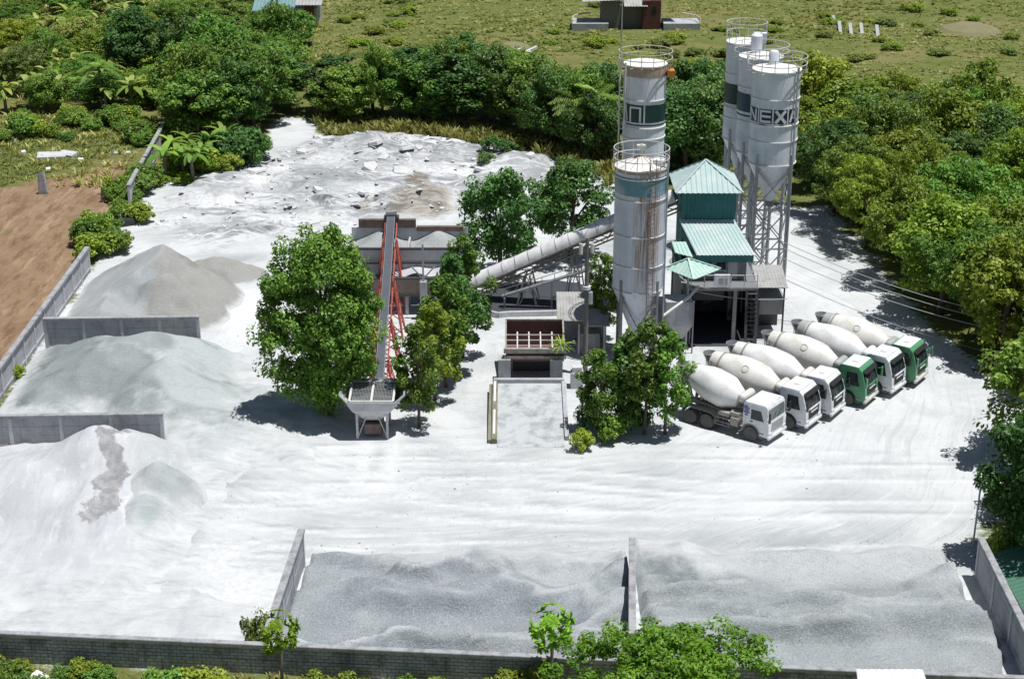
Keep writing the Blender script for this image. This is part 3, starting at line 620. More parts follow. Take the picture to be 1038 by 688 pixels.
# ------------------------------------------------------------------ silos
def cylstrip(mb, cx, cy, rad, pts, w, n=7):                # a stroke bent round a silo: pts are (angle deg from the front, z)
    for (a0, z0), (a1, z1) in zip(pts[:-1], pts[1:]):
        A0, A1 = R(a0) * rad, R(a1) * rad; d = Vector((A1 - A0, z1 - z0)); L = d.length; d /= L; nn = Vector((-d.y, d.x)) * w / 2
        vs = []; fs = []
        for i in range(n + 1):
            c = Vector((A0, z0)) + d * (L * i / n)
            for sgn in (-1, 1):
                q = c + nn * sgn; t = q.x / rad
                vs.append((cx + rad * math.sin(t), cy - rad * math.cos(t), q.y))
        for i in range(n): fs.append((2 * i, 2 * i + 1, 2 * i + 3, 2 * i + 2))
        mb.add(vs, fs)
def cylpatch(mb, cx, cy, rad, a0, a1, z0, z1, n=24):
    vs = []
    for i in range(n + 1):
        t = R(a0 + (a1 - a0) * i / n)
        for z in (z0, z1): vs.append((cx + rad * math.sin(t), cy - rad * math.cos(t), z))
    mb.add(vs, [(2 * i, 2 * i + 1, 2 * i + 3, 2 * i + 2) for i in range(n)])
def silo(label, x, y, dia, ztip, zcone, ztop, bands, mat, roofh=.5, rail=True, railz=1.1, ladder=None, legmat='galv', stiff=1, railover=.45, railmat='rail_w'):
    r = thing('cement_silo', label, 'silo', (x, y, 0), 'cement silos of the plant'); rad = dia / 2
    MB().lathe([(rad, zcone), (rad, ztop)], 48, (x, y, 0), cap=False).build('shell', mat, r, 40)
    MB().lathe([(.28, ztip), (rad - .012, zcone)], 48, (x, y, 0)).build('cone', mat, r, 40)
    MB().lathe([(.30, ztip - .45), (.30, ztip - .004)], 16, (x, y, 0)).build('outlet', M['steel_grey'], r, 40)
    MB().lathe([(rad + .05, ztop - .02), (rad + .05, ztop + .06), (.12, ztop + roofh), (.001, ztop + roofh)], 40, (x, y, 0)).build('roof', M['silo_roof'], r, 30)
    for z in bands: MB().ring((x, y, z), rad + .02, .055, 48).build('stiffening_ring', M['silo_roof'], r, 60)
    for k in range(4):
        t = R(45 + 90 * k); px, py = x + rad * .98 * math.cos(t), y + rad * .98 * math.sin(t)
        MB().cyl((px, py, -.1), (px, py, zcone + .9), .14, n=10).build('leg', M[legmat], r, 40)
    br = MB()
    nlev = max(1, int(zcone // 3.2))
    for k in range(4):
        t0, t1 = R(45 + 90 * k), R(135 + 90 * k)
        a, b = Vector((x + rad * .98 * math.cos(t0), y + rad * .98 * math.sin(t0), 0)), Vector((x + rad * .98 * math.cos(t1), y + rad * .98 * math.sin(t1), 0))
        for q in range(nlev):
            z0, z1 = (zcone - .4) * q / nlev + .2, (zcone - .4) * (q + 1) / nlev
            br.obox(a + Vector((0, 0, z0)), b + Vector((0, 0, z1)), .09, .09); br.obox(b + Vector((0, 0, z0)), a + Vector((0, 0, z1)), .09, .09)
            br.obox(a + Vector((0, 0, z1)), b + Vector((0, 0, z1)), .12, .12)
    br.build('bracing', M[legmat], r)
    if rail:
        g = MB(); rr = rad + railover
        for z in (ztop + railz, ztop + railz * .5): g.ring((x, y, z), rr, .035, 40)
        for k in range(14):
            t = 2 * math.pi * k / 14; px, py = x + rr * math.cos(t), y + rr * math.sin(t); g.cyl((px, py, ztop - .1), (px, py, ztop + railz), .03, n=6)
        for k in range(14):
            t = 2 * math.pi * k / 14; g.obox((x + rad * math.cos(t), y + rad * math.sin(t), ztop - .1), (x + rr * math.cos(t), y + rr * math.sin(t), ztop - .1), .05, .05)
        g.build('guard_rail', M[railmat], r, 60)
    if ladder is not None:
        t = R(ladder); dx, dy = math.sin(t), -math.cos(t); tx, ty = math.cos(t), math.sin(t); lr = rad + .22
        l = MB()
        for s in (-.22, .22): l.obox((x + dx * lr + tx * s, y + dy * lr + ty * s, .2), (x + dx * lr + tx * s, y + dy * lr + ty * s, ztop + 1.0), .06, .05)
        for k in range(int(ztop / .33)): l.obox((x + dx * lr - tx * .22, y + dy * lr - ty * .22, .4 + k * .33), (x + dx * lr + tx * .22, y + dy * lr + ty * .22, .4 + k * .33), .035, .035)
        l.build('ladder', M['truss'], r)
        c = MB(); cc = Vector((x + dx * (lr + .3), y + dy * (lr + .3), 0))
        for k in range(int((ztop - 3) / .9)):
            z = 3 + k * .9; pts = []
            for q in range(9):
                u = R(-120 + 30 * q); w = Vector((dx * math.cos(u) + tx * math.sin(u), dy * math.cos(u) + ty * math.sin(u), 0)); pts.append(cc + w * .36 + Vector((0, 0, z)))
            c.path(pts, .022, 5)
        for q in (0, 2, 4, 6, 8):
            u = R(-120 + 30 * q); w = Vector((dx * math.cos(u) + tx * math.sin(u), dy * math.cos(u) + ty * math.sin(u), 0))
            c.obox(cc + w * .36 + Vector((0, 0, 3)), cc + w * .36 + Vector((0, 0, ztop + .6)), .035, .02)
        c.build('ladder_cage', M['truss'], r)
    return r
# near left silo
xa, ya = 9.3, 113.5
s1 = silo('stout rust-streaked silo in front of the others, with a faded teal band and caged ladder', xa, ya, 3.75, 1.5, 5.5, 14.7, (5.55, 7.5, 9.8, 12.5, 14.1), M['silo_rusty'], .75, ladder=20, railz=1.35, railover=.12, railmat='rail_w', legmat='steel_grey')
q = MB(); cylpatch(q, xa, ya, 1.875 + .012, -95, 95, 12.9, 14.25, 40); q.build('teal_band', M['teal_band'], s1, 60)
q = MB(); cylpatch(q, xa, ya, 1.875 + .014, -180, 180, 14.48, 14.69, 60); q.build('rusty_rim', M['rust_edge'], s1, 60)
q = MB()
for t in range(0, 360, 30): q.obox((xa + 1.85 * math.cos(R(t)), ya + 1.85 * math.sin(R(t)), 14.78), (xa + .15 * math.cos(R(t)), ya + .15 * math.sin(R(t)), 15.47), .05, .03)
q.build('roof_seams', M['rust_edge'], s1)
q = MB(); q.cyl((xa, ya, 15.4), (xa, ya, 16.3), .12); q.box((xa - .35, ya - .2, 16.0), (xa + .25, ya + .2, 16.25)); q.build('vent', M['rail_w'], s1, 40)
q = MB(); q.lathe([(.45, 14.9), (.45, 15.35), (.05, 15.4)], 20, (xa + 1.25, ya - .55, 0)); q.build('manhole', M['silo_roof'], s1, 40)
q = MB(); q.cyl((xa + 1.86, ya - .75, .2), (xa + 1.86, ya - .75, 15.2), .07, n=8); q.path([(xa + 1.86, ya - .75, 15.2), (xa + 1.7, ya - .7, 15.55), (xa + 1.2, ya - .5, 15.6)], .07); q.build('fill_pipe', M['galv'], s1, 40)
# far left silo
xb, yb = 10.25, 124.0
s2 = silo('tall slim silo behind the rust-streaked one, with dark green lettered panels', xb, yb, 3.28, 4, 7.5, 19.9, (7.5, 11.0, 14.3, 15.15, 17.3), M['silo'], .22, railz=1.0, railover=.42, railmat='rail')
q = MB(); cylpatch(q, xb, yb, 1.64 + .012, -180, 180, 19.1, 19.88, 60); q.build('rusty_rim', M['rust_edge'], s2, 60)
q = MB(); cylpatch(q, xb, yb, 1.652, -88, -4, 15.62, 17.0, 24); cylpatch(q, xb, yb, 1.652, -2, 90, 15.62, 17.0, 24); cylpatch(q, xb, yb, 1.652, -60, 90, 15.36, 15.48, 30); q.build('green_panel', M['green_band'], s2, 60)
q = MB()
for pts, w in (([(-70, 15.7), (-62, 16.9)], .14), ([(-62, 16.9), (-56, 15.7)], .16), ([(-44, 15.65), (-44, 16.72)], .16), ([(-46, 16.78), (-13, 16.78)], .15), ([(-15, 16.78), (-15, 15.65)], .16), ([(-4, 15.6), (-4, 17.0)], .12), ([(-4, 17.03), (90, 17.03)], .05)):
    cylstrip(q, xb, yb, 1.668, pts, w)
q.build('lettering', M['silo_roof'], s2)
q = MB(); q.path([(xb - 2.0, yb - .9, 5), (xb - 2.0, yb - .9, 20.5)], .07); q.path([(xb - 1.6, yb - 1.1, 5), (xb - 1.6, yb - 1.1, 20.2)], .08)
for z in np.arange(6, 20, 1.5): q.obox((xb - 2.05, yb - .9, z), (xb - 1.4, yb - .8, z), .06, .06)
q.build('fill_pipe', M['rail_w'], s2, 40)
q = MB(); q.box((xb + 1.62, yb - .9, 19.0), (xb + 2.2, yb + .2, 19.5)); q.build('rail_plate', M['orange'], s2)
q = MB(); q.cyl((xb - 1.85, yb + .6, 19.6), (xb - 1.85, yb + .6, 25.6), .055, .035, 8); q.build('lightning_rod', M['galv'], s2, 40)
# right cluster
xc, yc = 21.35, 130.0
s3 = silo('right silo of the cluster, nearest the camera, with white letters on navy squares', xc, yc, 3.9, 7.2, 10.55, 18.2, (10.6, 12.55, 13.9, 16.0), M['silo'], .28, railz=1.1)
q = MB()
for a0, a1 in ((-84, -51), (-47, -14), (-10, 23), (27, 60)): cylpatch(q, xc, yc, 1.966, a0, a1, 14.12, 15.28, 16)
cylpatch(q, xc, yc, 1.966, -46, -30, 13.98, 14.05, 8); cylpatch(q, xc, yc, 1.966, 4, 14, 13.98, 14.06, 8)
q.build('navy_squares', M['navy'], s3, 60)
q = MB()
L = [([(-79, 14.2), (-79, 15.2)], .17), ([(-79, 15.16), (-57, 14.24)], .19), ([(-57, 14.2), (-57, 15.2)], .17),
     ([(-42, 14.2), (-42, 15.2)], .17), ([(-44, 15.12), (-17, 15.12)], .17), ([(-44, 14.70), (-17, 14.70)], .19), ([(-44, 14.28), (-17, 14.28)], .19),
     ([(-6, 14.2), (18, 15.2)], .24), ([(-6, 15.2), (19, 14.2)], .24),
     ([(31, 14.22), (40, 15.2)], .2), ([(38, 15.2), (56, 14.22)], .24), ([(33, 14.55), (50, 14.55)], .15)]
for pts, w in L: cylstrip(q, xc, yc, 1.98, pts, w)
q.build('lettering', M['white'], s3)
q = MB(); q.path([(xc + 1.45, yc - 1.55, .3), (xc + 1.45, yc - 1.55, 18.6), (xc + 1.2, yc - 1.2, 18.9)], .08); q.build('fill_pipe', M['galv'], s3, 40)
q = MB(); q.lathe([(.42, 18.3), (.42, 19.35), (.30, 19.5), (.001, 19.55)], 20, (xc - .15, yc + .9, 0)); q.build('dust_filter', M['silo'], s3, 40)
xm, ym = 20.65, 134.0
s4 = silo('middle silo of the right cluster, with a dark blue band', xm, ym, 3.6, 7.2, 10.5, 18.4, (10.5, 13.2, 16.0), M['silo'], .25, rail=True, railz=1.0)
q = MB(); cylpatch(q, xm, ym, 1.812, -180, 180, 14.0, 15.55, 60); cylpatch(q, xm, ym, 1.812, -180, 180, 13.62, 13.78, 60); q.build('blue_band', M['blue_band'], s4, 60)
q = MB(); q.lathe([(.48, 18.5), (.48, 20.0), (.38, 20.1), (.001, 20.12)], 20, (xm - .35, ym + .6, 0)); q.build('dust_filter', M['silo'], s4, 40)
xd, yd = 20.0, 138.6
s5 = silo('farthest silo of the right cluster, with a dark green band', xd, yd, 3.3, 7.2, 10.4, 18.7, (10.4, 12.3, 13.3, 16.1), M['silo'], .2, railz=1.7, railover=.06)
q = MB(); cylpatch(q, xd, yd, 1.662, -180, 180, 13.55, 15.3, 60); cylpatch(q, xd, yd, 1.662, -180, 180, 13.2, 13.35, 60); q.build('green_band', M['green_band'], s5, 60)
q = MB(); q.box((xd + .4, yd - 1.6, 18.9), (xd + 1.5, yd - .9, 19.7)); q.build('roof_box', M['silo'], s5)

# ------------------------------------------------------------------ mixing tower
def rib_slope(mb, E0, E1, T0, T1, n, amp=.045, th=.05):
    # corrugated sheet: n ribs between eave edge E0-E1 and top edge T0-T1
    E0, E1, T0, T1 = map(Vector, (E0, E1, T0, T1)); nm = (E1 - E0).cross((T0 + T1) / 2 - (E0 + E1) / 2).normalized()
    if nm.z < 0: nm = -nm
    vs = []; fs = []; k = n * 4
    for i in range(k + 1):
        t = i / k; o = nm * (amp * (1 if (i % 4) in (1, 2) else 0))
        e, tp = E0.lerp(E1, t), T0.lerp(T1, t)
        vs += [e + o, tp + o, e + o - nm * th, tp + o - nm * th]
    for i in range(k):
        a = 4 * i; fs += [(a, a + 4, a + 5, a + 1), (a + 2, a + 3, a + 7, a + 6), (a, a + 2, a + 6, a + 4), (a + 1, a + 5, a + 7, a + 3)]
    fs += [(0, 1, 3, 2), (4 * k, 4 * k + 2, 4 * k + 3, 4 * k + 1)]
    mb.add(vs, fs)
def rib_hip(mb, E0, E1, peak, n, amp=.045):
    # triangular hip face: ribs run straight up the slope and stop at the hips
    E0, E1, P = map(Vector, (E0, E1, peak)); u = (E1 - E0); L = u.length; u /= L
    foot = E0 + u * (P - E0).dot(u); up = P - foot; a = (foot - E0).length / L; nm = u.cross(up).normalized()
    if nm.z < 0: nm = -nm
    vs = []; fs = []; k = n * 4
    for i in range(k + 1):
        t = i / k; f = t / a if t < a else (1 - t) / (1 - a); f = max(0, min(1, f)); e = E0 + u * (L * t); o = nm * (amp * (1 if (i % 4) in (1, 2) else 0))
        vs += [e + o, e + up * f + o, e + o - nm * .05]
    for i in range(k):
        A = 3 * i; fs += [(A, A + 3, A + 4, A + 1), (A, A + 2, A + 5, A + 3)]
    mb.add(vs, fs)
def pyramid(parent, name, mat, corners, peak, n, cap=True):
    m = MB()
    for i in range(4): rib_hip(m, corners[i], corners[(i + 1) % 4], peak, n)
    o = m.build(name, mat, parent)
    if cap:
        h = MB()
        for c in corners: h.obox(Vector(c) + Vector((0, 0, .06)), Vector(peak) + Vector((0, 0, .07)), .16, .05)
        h.build('hip_flashing', mat, o if False else parent)
    return o
tw = thing('batching_tower', 'teal sheet-metal mixing tower with hipped roof standing between the silos', 'tower', (15.3, 121, 0))
def ribwall(mb, a, b, z0, z1, n, amp=.05):
    a, b = Vector((*a, 0)), Vector((*b, 0)); d = b - a; nm = Vector((d.y, -d.x, 0)).normalized(); vs = []; fs = []; k = n * 4
    for i in range(k + 1):
        o = nm * (amp * (1 if (i % 4) in (1, 2) else 0)); p = a + d * (i / k)
        vs += [p + o + Vector((0, 0, z0)), p + o + Vector((0, 0, z1))]
    mb.add(vs, [(2 * i, 2 * i + 2, 2 * i + 3, 2 * i + 1) for i in range(k)])
q = MB()
ribwall(q, (13.25, 121.0), (17.3, 121.0), 7.0, 10.75, 14); ribwall(q, (17.3, 121.0), (17.3, 125.2), 4.6, 10.75, 14)
ribwall(q, (13.25, 125.2), (13.25, 121.0), 4.6, 10.75, 14); ribwall(q, (17.3, 125.2), (13.25, 125.2), 4.6, 10.75, 14)
q.build('wall', M['teal_wall'], tw)
pyramid(tw, 'roof', M['teal_roof'], [(12.55, 120.3, 10.65), (17.75, 120.3, 10.65), (17.75, 125.8, 10.65), (12.55, 125.8, 10.65)], (15.1, 123.0, 12.55), 13)
q = MB(); rib_slope(q, (14.0, 117.0, 6.75), (18.45, 117.0, 6.75), (12.95, 120.94, 8.35), (17.25, 120.94, 8.35), 15); q.build('lean_to_roof', M['teal_roof'], tw)
q = MB(); q.box((14.1, 117.15, 6.15), (18.3, 117.22, 6.62)); q.obox((14.1, 117.2, 6.4), (13.3, 120.9, 7.2), .06, .7); q.obox((18.3, 117.2, 6.4), (17.35, 120.9, 7.2), .06, .7); q.build('fascia', M['teal_wall'], tw)
q = MB(); q.box((13.6, 117.6, 4.62), (17.9, 120.95, 6.6)); q.build('control_cabin', M['tin_grey'], tw)
for a, b in ((14.0, 15.2), (15.6, 16.3)):
    q = MB(); q.box((a, 117.54, 5.4), (b, 117.62, 6.1)); w = q.build('window', M['glass'], tw)
    MB().box((a - .06, 117.55, 5.33), (b + .06, 117.57, 5.39)).build('sill', M['rail_w'], w.parent)
q = MB(); q.box((16.5, 117.54, 4.66), (17.2, 117.64, 6.1)); q.build('door', M['conc_light'], tw)
q = MB(); q.box((12.9, 115.6, 4.40), (18.6, 125.2, 4.60)); q.build('platform', M['steel_grey'], tw)
q = MB()
for z in (5.1, 5.6): q.obox((13.5, 115.7, z), (18.5, 115.7, z), .06, .06)
for x in np.linspace(13.5, 18.5, 6): q.obox((x, 115.7, 4.6), (x, 115.7, 5.63), .06, .06)
q.build('railing', M['rail_w'], tw)
for x, y in ((13.1, 115.9), (16.9, 115.9), (13.1, 121), (17.2, 121), (13.1, 125), (17.2, 125)):
    MB().obox((x, y, -.1), (x, y, 4.4), .28, .28, (1, 0, 0)).build('column', M['steel_grey'], tw)
q = MB()
for x in (13.1, 17.2):
    q.obox((x, 116, 4.2), (x, 121, .4), .12, .12); q.obox((x, 121, 4.2), (x, 125, .4), .12, .12)
q.build('bracing', M['steel_dark'], tw)
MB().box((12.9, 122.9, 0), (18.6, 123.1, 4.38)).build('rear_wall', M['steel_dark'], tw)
MB().box((12.9, 116.6, 0), (13.0, 122.85, 4.38)).build('shade_wall', M['steel_dark'], tw); MB().box((18.5, 118.4, 0), (18.6, 122.85, 4.38)).build('shade_wall', M['steel_dark'], tw)  # walls added to keep the space under the platform dark
MB().box((12.8, 115.3, -.05), (18.7, 122.9, .03)).build('shade_floor', M['shade_dark'], tw)  # dark sheet that paints in the shade beneath the platform
q = MB(); q.box((14.0, 118.5, 2.6), (16.4, 122.5, 4.38)); q.cyl((15.2, 120.5, 2.6), (15.2, 120.5, 1.7), 1.0, .4, 16); q.build('mixer', M['steel_dark'], tw)
st = MB()
for k in range(12): st.box((17.75, 115.0 - .0 + .02 * k, 4.3 - k * .36), (18.45, 115.3 + .02 * k, 4.35 - k * .36))
st.obox((17.72, 115.6, 4.5), (17.72, 114.9, .1), .06, .2); st.obox((18.48, 115.6, 4.5), (18.48, 114.9, .1), .06, .2)
st.build('stair', M['steel_dark'], tw)
# things hung on or standing beside it
q = MB(); q.box((15.2, 115.42, 4.75), (16.4, 115.62, 5.72)); o = thing('notice_board', 'square white board with a faint grey mark hung on the tower platform railing', 'sign', (15.8, 115.5, 4.75))
q.build('board', M['white'], o); MB().box((15.55, 115.405, 5.0), (15.9, 115.418, 5.5)).add([(16.0, 115.41, 4.95), (16.2, 115.41, 4.95), (16.2, 115.41, 5.45), (16.0, 115.41, 5.45)], [(0, 1, 2, 3)]).build('faded_mark', M['galv'], o)
mc = thing('canopy', 'mint green pyramid canopy on a post at the left foot of the tower', 'canopy', (13.2, 115, 0))
pyramid(mc, 'roof', M['mint'], [(11.4, 115.2, 6.35), (13.4, 113.3, 6.1), (15.6, 115.0, 6.35), (13.5, 116.7, 6.5)], (13.15, 115.0, 7.15), 8)
MB().cyl((13.2, 115.0, -.1), (13.2, 115.0, 6.9), .1, n=10).build('post', M['galv'], mc, 40)
q = MB(); q.obox((11.6, 115.2, 6.25), (15.4, 115.0, 6.25), .08, .08); q.obox((13.4, 113.5, 6.05), (13.5, 116.5, 6.4), .08, .08); q.build('frame', M['steel_grey'], mc)
q = MB(); rib_slope(q, (12.4, 117.6, 6.75), (13.7, 117.0, 6.6), (12.2, 118.6, 7.3), (13.3, 118.6, 7.3), 4); solo(q.build('canopy_sheet', M['mint']), 'small mint green roof sheet just behind the pyramid canopy', 'roof sheet')
sb = thing('annex_shed', 'flat pale-roofed open annex on posts right of the tower stair', 'shed', (19.8, 118.5, 0))
q = MB(); rib_slope(q, (18.65, 116.6, 4.3), (21.0, 116.6, 4.3), (18.75, 120.6, 4.75), (21.1, 120.6, 4.75), 9, .02); q.build('roof', M['tin'], sb)
MB().box((18.8, 117.2, 1.9), (20.9, 119.8, 3.25)).build('tank_box', M['tin_grey'], sb)
for x in (18.9, 20.8):
    for y in (117.0, 120.2): MB().obox((x, y, -.1), (x, y, 4.35 if y < 118 else 4.7), .12, .12, (1, 0, 0)).build('post', M['steel_dark'], sb)
MB().box((18.7, 119.9, 0), (20.9, 120.0, 4.3)).build('back_panel', M['steel_dark'], sb)
hp = thing('weigh_hopper', 'grey steel hopper with tapered base under the mint green canopy', 'hopper', (12.4, 114.8, 0))
q = MB(); q.add([(11.5, 113.9, 4.1), (13.5, 113.9, 4.1), (13.5, 115.7, 4.1), (11.5, 115.7, 4.1), (11.5, 113.9, 2.2), (13.5, 113.9, 2.2), (13.5, 115.7, 2.2), (11.5, 115.7, 2.2), (12.1, 114.4, 1.0), (12.9, 114.4, 1.0), (12.9, 115.2, 1.0), (12.1, 115.2, 1.0)],
    [(0, 1, 5, 4), (1, 2, 6, 5), (2, 3, 7, 6), (3, 0, 4, 7), (4, 5, 9, 8), (5, 6, 10, 9), (6, 7, 11, 10), (7, 4, 8, 11), (8, 9, 10, 11), (0, 1, 2, 3)]); q.build('body', M['conc'], hp)
for x in (11.45, 13.55):
    for y in (113.85, 115.75): MB().obox((x, y, -.1), (x, y, 4.2), .1, .1, (1, 0, 0)).build('leg', M['steel_grey'], hp)
q = MB(); q.path([(11.2, 112.9, 3.4), (13.2, 114.0, 4.5), (14.0, 115.2, 4.9)], .11, 8); solo(q.build('cement_pipe', M['rail_w'], None, 50), 'pale slanting pipe running from the rust-streaked silo to the tower platform', 'pipe')

# ------------------------------------------------------------------ covered conveyor from bins to tower
A, B = Vector((-4.2, 126.0, .75)), Vector((12.9, 122.6, 9.55)); dv = (B - A).normalized(); sd = dv.cross(Vector((0, 0, 1))).normalized(); up = sd.cross(dv)
cv = thing('covered_conveyor', 'sloping belt conveyor under a white rounded cover rising to the teal tower', 'conveyor', A)
q = MB(); n = 46; m = 11; vs = []; fs = []
for i in range(n + 1):
    c = A.lerp(B, i / n); rr = .78 * (1 + .035 * math.sin(i * 1.9) + .03 * random.uniform(-1, 1))
    for k in range(m):
        t = R(-10 + 200 * k / (m - 1)); vs.append(c + sd * (rr * math.cos(t)) + up * (rr * math.sin(t) * .95 + .1))
for i in range(n):
    for k in range(m - 1): fs.append((i * m + k, (i + 1) * m + k, (i + 1) * m + k + 1, i * m + k + 1))
fs += [tuple(range(m)), tuple(range(n * m + m - 1, n * m - 1, -1))]
q.add(vs, fs).build('cover', M['cover'], cv, 50)
q = MB()
for i in range(0, 16): 
    c = A.lerp(B, (i + .5) / 16); q.path([c + sd * (.80 * math.cos(R(t))) + up * (.78 * math.sin(R(t)) + .1) for t in range(-10, 191, 20)], .022, 5)
q.build('cover_straps', M['galv'], cv)
q = MB()
for s in (-1, 1):
    q.obox(A + sd * .62 * s - up * .12, B + sd * .62 * s - up * .12, .08, .16, up); q.obox(A + sd * .62 * s - up * .85, B + sd * .62 * s - up * .85, .08, .12, up)
    for i in range(18):
        c0, c1 = A.lerp(B, i / 18), A.lerp(B, (i + 1) / 18)
        q.obox(c0 + sd * .62 * s - up * (.12 if i % 2 else .85), c1 + sd * .62 * s - up * (.85 if i % 2 else .12), .06, .06, up)
q.build('truss', M['truss'], cv)
q = MB(); q.obox(A - up * .3, B - up * .3, 1.0, .03, up); q.build('belt', M['belt'], cv)
for f in (.30, .52, .78):
    c = A.lerp(B, f) - up * .9; q = MB()
    for s in (-1, 1):
        for e in (-.5, .5): q.obox(c + sd * .6 * s + Vector((e * .4, 0, 0)), Vector((c.x + sd.x * .9 * s + e * 1.6, c.y + sd.y * .9 * s, -.1)), .11, .11)
        q.obox(Vector((c.x + .5 + sd.x * .8 * s, c.y + sd.y * .8 * s, c.z * .5)), Vector((c.x - .5 + sd.x * .8 * s, c.y + sd.y * .8 * s, c.z * .5)), .08, .08)
        q.obox(Vector((c.x + .8, c.y + sd.y * .9 * s, 0)), Vector((c.x - .35, c.y + sd.y * .7 * s, c.z * .95)), .06, .06); q.obox(Vector((c.x - .8, c.y + sd.y * .9 * s, 0)), Vector((c.x + .35, c.y + sd.y * .7 * s, c.z * .95)), .06, .06)
    q.build('trestle', M['steel_grey'], cv)
q = MB(); q.obox(Vector((-.8, 123.8, 1.0)), Vector((7.2, 123.0, 3.9)), .5, .14); q.obox(Vector((-.8, 123.4, 1.7)), Vector((7.2, 122.6, 4.6)), .05, .05)
for k in range(8): q.obox(Vector((-.6 + k, 123.4 - k * .1, 1.0 + k * .36)), Vector((-.6 + k, 123.4 - k * .1, 1.75 + k * .36)), .05, .05)
for x, z in ((-.6, 1), (3.2, 2.4), (7, 3.8)): q.obox((x, 123.3, -.1), (x, 123.3, z), .14, .14, (1, 0, 0))
solo(q.build('walkway', M['steel_grey']), 'narrow grey steel walkway climbing beneath the covered conveyor', 'walkway')

# ------------------------------------------------------------------ aggregate bins
ab = thing('aggregate_bins', 'raised row of rusty aggregate bins on columns at the top of the long belt', 'storage bin', (-8.3, 125, 0))
def panelwall(mb, x0, x1, y, z0, z1, th=.14): mb.box((x0, y - th / 2, z0), (x1, y + th / 2, z1))
x0, x1 = -13.2, -3.6
q = MB(); panelwall(q, x0, x1, 128.0, 3.2, 5.5); q.build('back_wall', M['conc_light'], ab)
q = MB(); q.box((-12.6, 127.8, 5.5), (-7.9, 128.2, 6.2)); q.box((-7.85, 127.8, 5.2), (-4.0, 128.2, 5.6)); q.build('back_beam', M['brown'], ab)
q = MB(); panelwall(q, x0, x1, 124.4, 2.6, 4.75, .16); q.build('front_wall', M['conc_light'], ab)
q = MB(); q.box((x0 - .1, 124.25, 4.76), (x1 + .1, 124.55, 4.9)); q.box((x0 - .1, 124.2, 3.6), (x1 + .1, 124.31, 3.75)); q.box((x0 - .1, 124.2, 2.5), (x1 + .1, 124.6, 2.62)); q.build('front_beam', M['steel_dark'], ab)
q = MB()
for x in np.linspace(x0, x1, 5): q.box((x - .08, 124.5, 2.7), (x + .08, 127.9, 4.72))
q.build('partition', M['conc'], ab)
q = MB(); q.box((x0, 122.2, 1.7), (x1, 122.36, 3.0)); q.build('lower_wall', M['truss'], ab)
q = MB(); q.box((x0, 122.1, 3.01), (x1, 122.5, 3.12)); q.box((x0, 122.1, 1.58), (x1, 122.5, 1.69)); q.build('lower_beam', M['steel_dark'], ab)
for x in np.linspace(x0 + .1, x1 - .1, 5):
    MB().obox((x, 124.4, -.1), (x, 124.4, 2.5), .3, .3, (1, 0, 0)).build('column', M['conc'], ab); MB().obox((x, 127.9, -.1), (x, 127.9, 3.2), .3, .3, (1, 0, 0)).build('column', M['conc'], ab)
    MB().obox((x, 122.3, -.1), (x, 122.3, 1.58), .26, .26, (1, 0, 0)).build('column', M['conc'], ab)
q = MB()
for i in range(4):
    xa2, xb2 = x0 + (x1 - x0) * i / 4, x0 + (x1 - x0) * (i + 1) / 4; c = (xa2 + xb2) / 2
    q.add([(xa2, 124.5, 2.5), (xb2, 124.5, 2.5), (xb2, 127.9, 3.2), (xa2, 127.9, 3.2), (c - .4, 125.8, 1.2), (c + .4, 125.8, 1.2), (c + .4, 126.6, 1.2), (c - .4, 126.6, 1.2)],
          [(0, 1, 5, 4), (1, 2, 6, 5), (2, 3, 7, 6), (3, 0, 4, 7), (4, 5, 6, 7)])
q.build('funnel', M['steel_dark'], ab)
gX, gY = np.meshgrid(np.arange(x0 + .1, x1, .15), np.arange(124.5, 127.93, .15))
gZ = 4.75 + .7 * np.cos((gX - x0) / (x1 - x0) * 2 * math.pi * 2 + math.pi) * np.exp(-((gY - 126.8) / 1.3) ** 2) - .25 * sstep(126, 124.5, gY) + fbm(gX, gY, .8, 3, 131) * .12
solo(link('aggregate', grid_mesh('aggregate', gX, gY, gZ, {'patch': np.zeros_like(gX), 'foot': np.ones_like(gX)}), M['sand_grey']), 'grey crushed stone heaped in waves inside the raised bins', 'aggregate')
q = MB(); gX, gY = np.meshgrid(np.arange(-9.4, x1, .15), np.arange(122.45, 124.25, .15)); gZ = 2.95 + .5 * np.exp(-((gX + 7.6) / 1.0) ** 2) + .35 * np.exp(-((gX + 5.6) / .8) ** 2) + fbm(gX, gY, .8, 3, 133) * .12
solo(link('white_sand', grid_mesh('white_sand', gX, gY, gZ, {'patch': np.zeros_like(gX), 'foot': np.ones_like(gX)}), M['sand_white']), 'white sand lying behind the lower brown wall of the bins', 'sand')
q = MB(); q.obox((-7.0, 121.2, -.1), (-7.0, 121.2, 3.2), .55, .55, (1, 0, 0)); q.obox((-7.0, 121.2, 3.2), (-7.0, 121.2, 6.3), .14, .14, (1, 0, 0)); q.obox((-7.0, 121.2, 3.4), (-7.9, 121.2, 4.4), .1, .1); q.obox((-7.0, 121.2, 3.4), (-6.1, 121.2, 4.4), .1, .1)
solo(q.build('concrete_post', M['conc']), 'thick pale concrete post with a thin mast in front of the aggregate bins', 'post')

